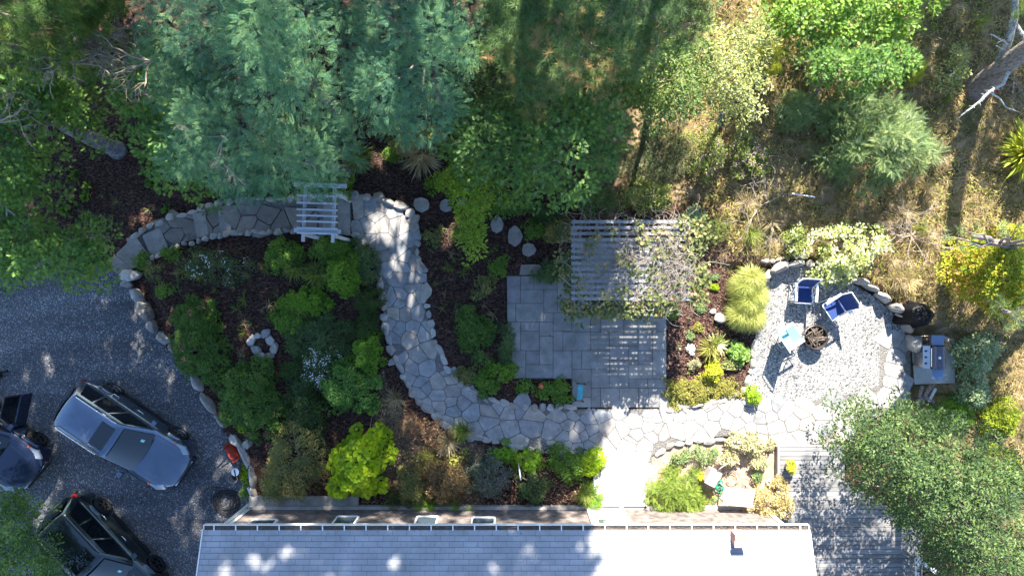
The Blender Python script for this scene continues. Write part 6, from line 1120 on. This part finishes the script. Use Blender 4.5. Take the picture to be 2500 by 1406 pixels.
S("yellow_bush", "yellow green bush glowing between locust and oak", "bush", 1000, 345, 52, 34, .7, 'oval', GOLDG, 50, (.06, .09), 417, r=.17); S("yellow_bush", "orange tinged bush under the centre locust", "bush", 1055, 330, 30, 26, .8, 'oval', leafmat("orange_tint_leaf", [(.1, (.2, .16, .03)), (.5, (.38, .28, .05)), (.9, (.5, .25, .08))], .35), 50, (.06, .09), 418, r=.15); S("green_shrub", "small bright green shrub in the mulch above the boulders", "shrub", 958, 378, 20, 20, .4, 'oval', GREEN, 60, (.05, .08), 419, r=.12)
S("hedge_shrub", "dark ivy like shrub behind the arbor's left end", "shrub", 630, 455, 110, 24, .8, 'oval', DGREEN, 60, (.07, .10), 420, r=.18); S("hedge_shrub", "bright leaved shrub at the arbor's top right", "shrub", 815, 445, 34, 34, 1.6, 'oval', GREEN, 70, (.07, .10), 421, r=.17)
S("hedge_shrub", "leafy shrub under the oak above the boulders path bend", "shrub", 1090, 440, 55, 28, .9, 'oval', OAKL, 60, (.07, .10), 422, r=.17); S("hedge_shrub", "dark green shrub behind the stepping stones", "shrub", 1235, 500, 70, 30, .9, 'oval', DGREEN, 60, (.07, .10), 423, r=.18)
S("hedge_shrub", "feathery dark shrub above the pergola's left half", "shrub", 1440, 480, 70, 44, .9, 'spray', MT["feather_leaf"], 60, (.12, .18), 424, r=.2); S("hedge_shrub", "mixed green shrub above the pergola's right half", "shrub", 1580, 480, 80, 36, .7, 'oval', MT["slope_leaf"], 46, (.06, .09), 425, r=.17, gap=.25); S("hedge_shrub", "shaded weedy growth on the slope left of the heather", "shrub", 1615, 370, 85, 85, .45, 'spray', leafmat("weed_leaf", [(.1, (.05, .08, .03)), (.5, (.10, .13, .05)), (.9, (.24, .24, .12))], .3), 60, (.10, .16), 426, r=.2, stems=False, gap=.3)
S("hedge_shrub", "small green plants on the mulch right of the pergola", "shrub", 1760, 560, 40, 30, .4, 'spray', MT["slope_leaf"], 30, (.10, .14), 427, r=.15, gap=.4, stems=False); S("hedge_shrub", "tangle of leaves at the pergola's upper right corner", "shrub", 1700, 530, 30, 24, .9, 'oval', MT["silver_blue_leaf"], 40, (.07, .10), 428, r=.14)
for i, (px, py, rx, ry, lb) in enumerate([(345, 640, 26, 30, "yellow green plants on the sunlit corner of the left bed"), (370, 665, 24, 24, "mixed small plants right of the speckled boulder"), (400, 710, 26, 20, "low plants at the top of the rose hedge"), (420, 620, 36, 16, "tuft of green seedlings below the sloping path"), (590, 1050, 18, 14, "bright leaves spilling over the wheelbarrow"), (598, 1160, 14, 22, "yellow green sprig beside the clay pot"), (600, 1205, 16, 14, "green sprig beside the downspout"), (660, 1190, 20, 20, "bright green conifer clump near the last wall slab")]):
    S("corner_plant", lb, "plant", px, py, rx, ry, .3, 'oval', [GREEN, OLIVE, GREEN, GREEN, LIME, LIME, GREEN, MT["vivid_leaf"]][i], 26, (.05, .08), 440 + i, r=.12, stems=False, gap=.25)
rs = np.random.RandomState(77)
for i in range(46):
    for _ in range(50):
        px, py = rs.uniform(360, 700), rs.uniform(580, 880)
        if inpoly(px, py, [(420, 620), (600, 585), (680, 680), (720, 760), (640, 790), (600, 900), (540, 760), (440, 720)]): break
    tuft("wispy_perennial", "thin wispy perennial scattered in the dark mulch of the left bed", "perennial", px, py, rs.uniform(.14, .3), .2, rs.randint(14, 34), [GGRASS, MT["dusky_leaf"], STRAW][i % 3], 500 + i, group="wispy perennials in the dark left bed")
for i in range(34):
    px, py = [(rs.uniform(1045, 1230), rs.uniform(570, 900)), (rs.uniform(1055, 1220), rs.uniform(560, 760))][i % 2]
    if px < 1040 + (py - 560) * .12: px += 30
    tuft("wispy_perennial", "thin wispy perennial in the mulch between path and patio", "perennial", px, py, rs.uniform(.12, .26), .18, rs.randint(12, 30), [GGRASS, MT["dusky_leaf"], STRAW][i % 3], 560 + i, group="wispy perennials between path and patio")
for i in range(22):
    px, py = rs.uniform(1640, 1800), rs.uniform(600, 920); tuft("mulch_seedling", "small pale seedling in the sunlit red brown mulch", "seedling", px, py, rs.uniform(.08, .16), .1, rs.randint(10, 20), [GOLDG, CREAM, GGRASS][i % 3], 600 + i, group="seedlings in the sunlit mulch")
for i in range(18):
    px, py = rs.uniform(130, 460), rs.uniform(420, 540); tuft("shade_plant", "small dim plant in the shaded mulch above the sloping path", "plant", px, py, rs.uniform(.12, .25), .15, rs.randint(14, 30), [OLIVE, DGREEN][i % 2], 630 + i, kind='oval' if i % 2 else 'blade', group="small plants in the shaded mulch")
# ---- vine over the pergola
vn = thing("climbing_vine", "tangled half bare vine sprawling over the grey pergola", "vine", P(1560, 690, 0)); rs = np.random.RandomState(12); m = M(); mp_ = M()
def vine_strand(m, cx, cy, l, z, r_):
    a = rs.uniform(0, 6.28); p = np.array([cx, cy, z]); pts = [p]
    for i in range(9): a += rs.normal(0, .45); p = p + np.array([math.cos(a), math.sin(a), rs.normal(0, .12)]) * l / 9; p[2] = max(p[2], zp + .08) if (x0 < p[0] < x1 and y1 < p[1] < y0) else p[2] - .03; pts.append(p)
    m.tube(pts, np.linspace(r_, r_ * .5, 10), 4, cap=False)
for k in range(300):
    px, py = rs.uniform(1400, 1680), rs.uniform(545, 725); q = P(px, py, zp + .15); vine_strand(m, q[0], q[1], rs.uniform(.5, 1.4), zp + rs.uniform(.1, .3), rs.uniform(.005, .012))
for k in range(150): px, py = rs.normal(1652, 22), rs.normal(660, 44); q = P(px, py, zp + .2); vine_strand(m, q[0], q[1], rs.uniform(.3, .9), zp + rs.uniform(.1, .5), rs.uniform(.006, .014))
for k in range(60): px, py = rs.uniform(1400, 1650), rs.uniform(720, 770); q = P(px, py, zp); vine_strand(m, q[0], q[1], rs.uniform(.3, .8), zp - rs.uniform(0, .3), .007)
for px, py in ((1680, 700), (1400, 700)): q = P(px, py, zp); m.tube([(q[0], q[1], 0), (q[0] + .1, q[1] - .05, 1), (q[0] - .05, q[1], zp), (q[0] - .4, q[1] + .3, zp + .2)], [.035, .03, .025, .015], 7)
m.build("stem", simple("vine_stem", (.25, .215, .18), .85, noise=.35), vn, world=True)
L_ = Leaves(); VL = leafmat("vine_leaf", [(.1, (.06, .09, .03)), (.4, (.13, .17, .05)), (.7, (.24, .25, .08)), (.92, (.42, .26, .15))], .35)
for k in range(250):
    w_ = rs.rand()
    if w_ < .34: px, py, z = rs.uniform(1380, 1640), rs.normal(752, 14), zp - rs.uniform(0, .3)
    elif w_ < .62: px, py, z = rs.normal(1700, 14), rs.uniform(540, 735), zp + rs.uniform(-.4, .2)
    elif w_ < .75: px, py, z = rs.normal(1388, 12), rs.uniform(620, 760), zp - rs.uniform(0, .3)
    else: px, py, z = rs.uniform(1420, 1690), rs.uniform(535, 735), zp + rs.uniform(.1, .35)
    L_.add(*ball(rs, rs.randint(5, 16), P(px, py, z), .16, size=(.08, .12)), rs.rand())
L_.build("leaf_mass", 'round', VL, vn, 3)
# ---- dry meadow grass and mulch chips
rs = np.random.RandomState(21)
def scatter(name, poly, n, kind, mat, size, seed, up=.6, lean=(0, 0), z_off=0.0, dens=None):
    rs = np.random.RandomState(seed); xs_ = [p[0] for p in poly]; ys_ = [p[1] for p in poly]; q = np.c_[rs.uniform(min(xs_), max(xs_), n), rs.uniform(min(ys_), max(ys_), n)]
    q = q[inpoly(q[:, 0], q[:, 1], poly)]
    if dens is not None: q = q[noise2(q[:, 0] / K, q[:, 1] / K, dens, seed) > rs.uniform(-1.1, .5, len(q))]
    n = len(q); z = zg(q[:, 0], q[:, 1]) - .03 + z_off; p = np.c_[(q[:, 0] - 1250) / K, (703 - q[:, 1]) / K, z]; a = rs.uniform(0, 6.28, n); d = np.c_[np.cos(a) + lean[0], np.sin(a) + lean[1], rs.uniform(.1, 1, n) * up]; u = np.c_[rs.normal(0, .3, (n, 2)), np.ones(n)]
    L_ = Leaves(); cl = np.clip(.5 + .45 * noise2(p[:, 0], p[:, 1], 2.5, 8), 0, 1); L_.add(p, d, u, rs.uniform(size[0], size[1], n), cl); return tag(L_.build(name, kind, mat, seed=seed), kind="stuff")
MG = leafmat("meadow_grass", [(.08, (.10, .14, .03)), (.3, (.20, .19, .06)), (.5, (.33, .26, .11)), (.72, (.52, .38, .18)), (.94, (.68, .52, .32))], .3)
MDW = [(1500, 230), (1690, 280), (1700, 480), (1790, 620), (1870, 636), (1950, 622), (2010, 636), (2085, 668), (2140, 705), (2190, 750), (2330, 800), (2345, 990), (2500, 1200), (2640, 1200), (2640, -150), (1900, -150), (1500, 100)]
scatter("dry_grass", MDW, 62000, 'blade', MG, (.14, .34), 61, up=1.1, lean=(.05, -.35)); scatter("green_undergrowth", MDW, 17000, 'oval', greens("undergrowth_leaf", (.14, .19, .05), .3, (.3, .34, .12)), (.07, .12), 62, dens=1.4, z_off=.08)
CH = stonemat("shaded_bark_chip", [(.02, .012, .009), (.045, .026, .02), (.07, .042, .032), (.12, .08, .06)]); CHS = stonemat("sunny_bark_chip", [(.05, .026, .019), (.11, .058, .044), (.16, .09, .07), (.24, .15, .12)])  # same bark twice: shade of the beds painted into the first, sunlit second
def chips(name, poly, n, seed, mat, size=(.02, .05)):
    rs = np.random.RandomState(seed); xs_ = [p[0] for p in poly]; ys_ = [p[1] for p in poly]; q = np.c_[rs.uniform(min(xs_), max(xs_), n), rs.uniform(min(ys_), max(ys_), n)]; q = q[inpoly(q[:, 0], q[:, 1], poly)]; n = len(q)
    p = np.c_[(q[:, 0] - 1250) / K, (703 - q[:, 1]) / K, zg(q[:, 0], q[:, 1]) - .02]; a = rs.uniform(0, 6.28, n); l = rs.uniform(*size, n); w_ = l * rs.uniform(.25, .5, n); c, s_ = np.cos(a), np.sin(a); t = rs.normal(0, .012, (n, 2))
    V = np.stack([p + np.c_[c * l, s_ * l, t[:, 0] + .012], p + np.c_[-s_ * w_, c * w_, t[:, 1] + .02], p + np.c_[-c * l, -s_ * l, -t[:, 0] + .012], p + np.c_[s_ * w_, -c * w_, -t[:, 1] + .006]], 1); m = M(); m.add(V.reshape(-1, 3), np.arange(4 * n).reshape(-1, 4)); return tag(m.build(name, mat), kind="stuff")
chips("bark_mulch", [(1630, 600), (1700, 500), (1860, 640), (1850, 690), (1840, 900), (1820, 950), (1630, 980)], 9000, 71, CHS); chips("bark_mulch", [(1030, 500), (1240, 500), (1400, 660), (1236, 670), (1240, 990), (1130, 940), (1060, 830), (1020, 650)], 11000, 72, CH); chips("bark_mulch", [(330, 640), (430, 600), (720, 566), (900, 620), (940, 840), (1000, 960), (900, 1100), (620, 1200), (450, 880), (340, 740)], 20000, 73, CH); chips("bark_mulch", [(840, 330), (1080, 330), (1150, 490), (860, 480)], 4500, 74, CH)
chips("bark_mulch", [(60, 260), (330, 260), (450, 420), (560, 480), (300, 560), (60, 560)], 8000, 75, CH); chips("leaf_litter", [(930, 880), (960, 1000), (1060, 1050), (1180, 1090), (1460, 1110), (1455, 1235), (620, 1240), (900, 1100)], 9000, 76, stonemat("dead_leaf", [(.1, .06, .04), (.22, .14, .08), (.33, .22, .13), (.42, .3, .2)]), (.03, .06))
# ---- tall trees just north of the frame: they shade the garden; leaf gaps are cut into the crowns for the sun patches
for i, (x, y, zt, r_, kd) in enumerate([(-17.3, 13.2, 19, 2.9, 'oak'), (-13.3, 13.6, 20.5, 2.9, 'oak'), (-9.4, 13.0, 20.5, 2.9, 'oak'), (-5.6, 13.8, 21.3, 2.9, 'oak'), (-1.8, 13.2, 21.3, 2.8, 'oak'), (1.3, 13.6, 21, 2.4, 'oak'), (3.7, 13.4, 19.5, .95, 'oak')]):
    t = thing("tall_oak", ["far left", "second from left", "third from left", "middle", "third from right", "second from right", "rightmost and narrowest"][i] + " of the tall oaks beyond the top of the picture", "oak tree", (x, y, -.05), 0); rs = np.random.RandomState(900 + i); L_ = Leaves(); tips = []
    for k in range(760 if i < 6 else 300):
        zz = rs.uniform(3.2, zt); f = math.sqrt(max(.05, 1 - ((zz - zt * .55) / (zt * .52)) ** 2)); a = rs.uniform(0, 6.28); q = math.sqrt(rs.rand()); c = np.array([x + r_ * f * q * math.cos(a), y + r_ * .75 * f * q * math.sin(a), zz])
        p, d, u, z = ball(rs, 32, c, .6, size=(.28, .38)); k_ = ~in_spots(p, rs, 1.0)
        if k_.sum() > 2: L_.add(p[k_], d[k_], u[k_], z[k_], rs.rand())
        if k < 20: tips.append(c)
    L_.build("crown", 'oak', OAKD, t, 5); m = M(); trunk_mesh(m, (x, y, -.1), tips, .3, rs); m.build("trunk", BARK, t, smooth=True, world=True)

for i, (x, y, zt, r_, kk, lb) in enumerate([(15.6, 13.2, 6.4, 2.6, 300, "broad low oak beyond the upper right corner")]):
    t = thing("background_oak", lb, "oak tree", (x, y, -.05), 0); rs = np.random.RandomState(940 + i); L_ = Leaves(); tips = []
    for k in range(kk):
        zz = rs.uniform(1.5, zt); a = rs.uniform(0, 6.28); q = math.sqrt(rs.rand()); c = np.array([x + r_ * q * math.cos(a), y + r_ * .7 * q * math.sin(a), zz]); L_.add(*ball(rs, 30, c, .45, size=(.2, .3)), rs.rand())
        if k < 14: tips.append(c)
    L_.build("crown", 'oak', OAKD, t, 5); m = M(); trunk_mesh(m, (x, y, -.1), tips, .18, rs); m.build("trunk", BARK, t, smooth=True, world=True)

chips("drive_litter", DRIVE[2:-3] + [(600, 1500), (-40, 1500), (-40, 600)], 1500, 78, stonemat("drive_leaf", [(.08, .05, .035), (.2, .14, .09), (.3, .22, .14)]), (.02, .045))
bpy.data.objects["drive_litter"].location.z += .08

LITF = stonemat("fallen_leaf", [(.12, .07, .04), (.25, .17, .09), (.38, .28, .16), (.2, .22, .08)])
for nm, pl, n_, sd in (("patio_litter", PAT, 420, 81), ("path_litter", CURVE, 700, 82)):
    o = chips(nm, pl, n_, sd, LITF, (.012, .035)); o.location.z += .05

rs = np.random.RandomState(91); k = 0
while k < 60:
    px, py = rs.uniform(1700, 2490), rs.uniform(20, 760)
    if not inpoly(px, py, MDW): continue
    tuft("meadow_tuft", "tall tuft of dry grass standing in the sunlit meadow", "grass tuft", px, py, rs.uniform(.3, .55), rs.uniform(.3, .6), rs.randint(70, 140), [STRAW, MG, GGRASS, STRAW][k % 4], 700 + k, kind='thin', group="dry grass tufts in the meadow"); k += 1
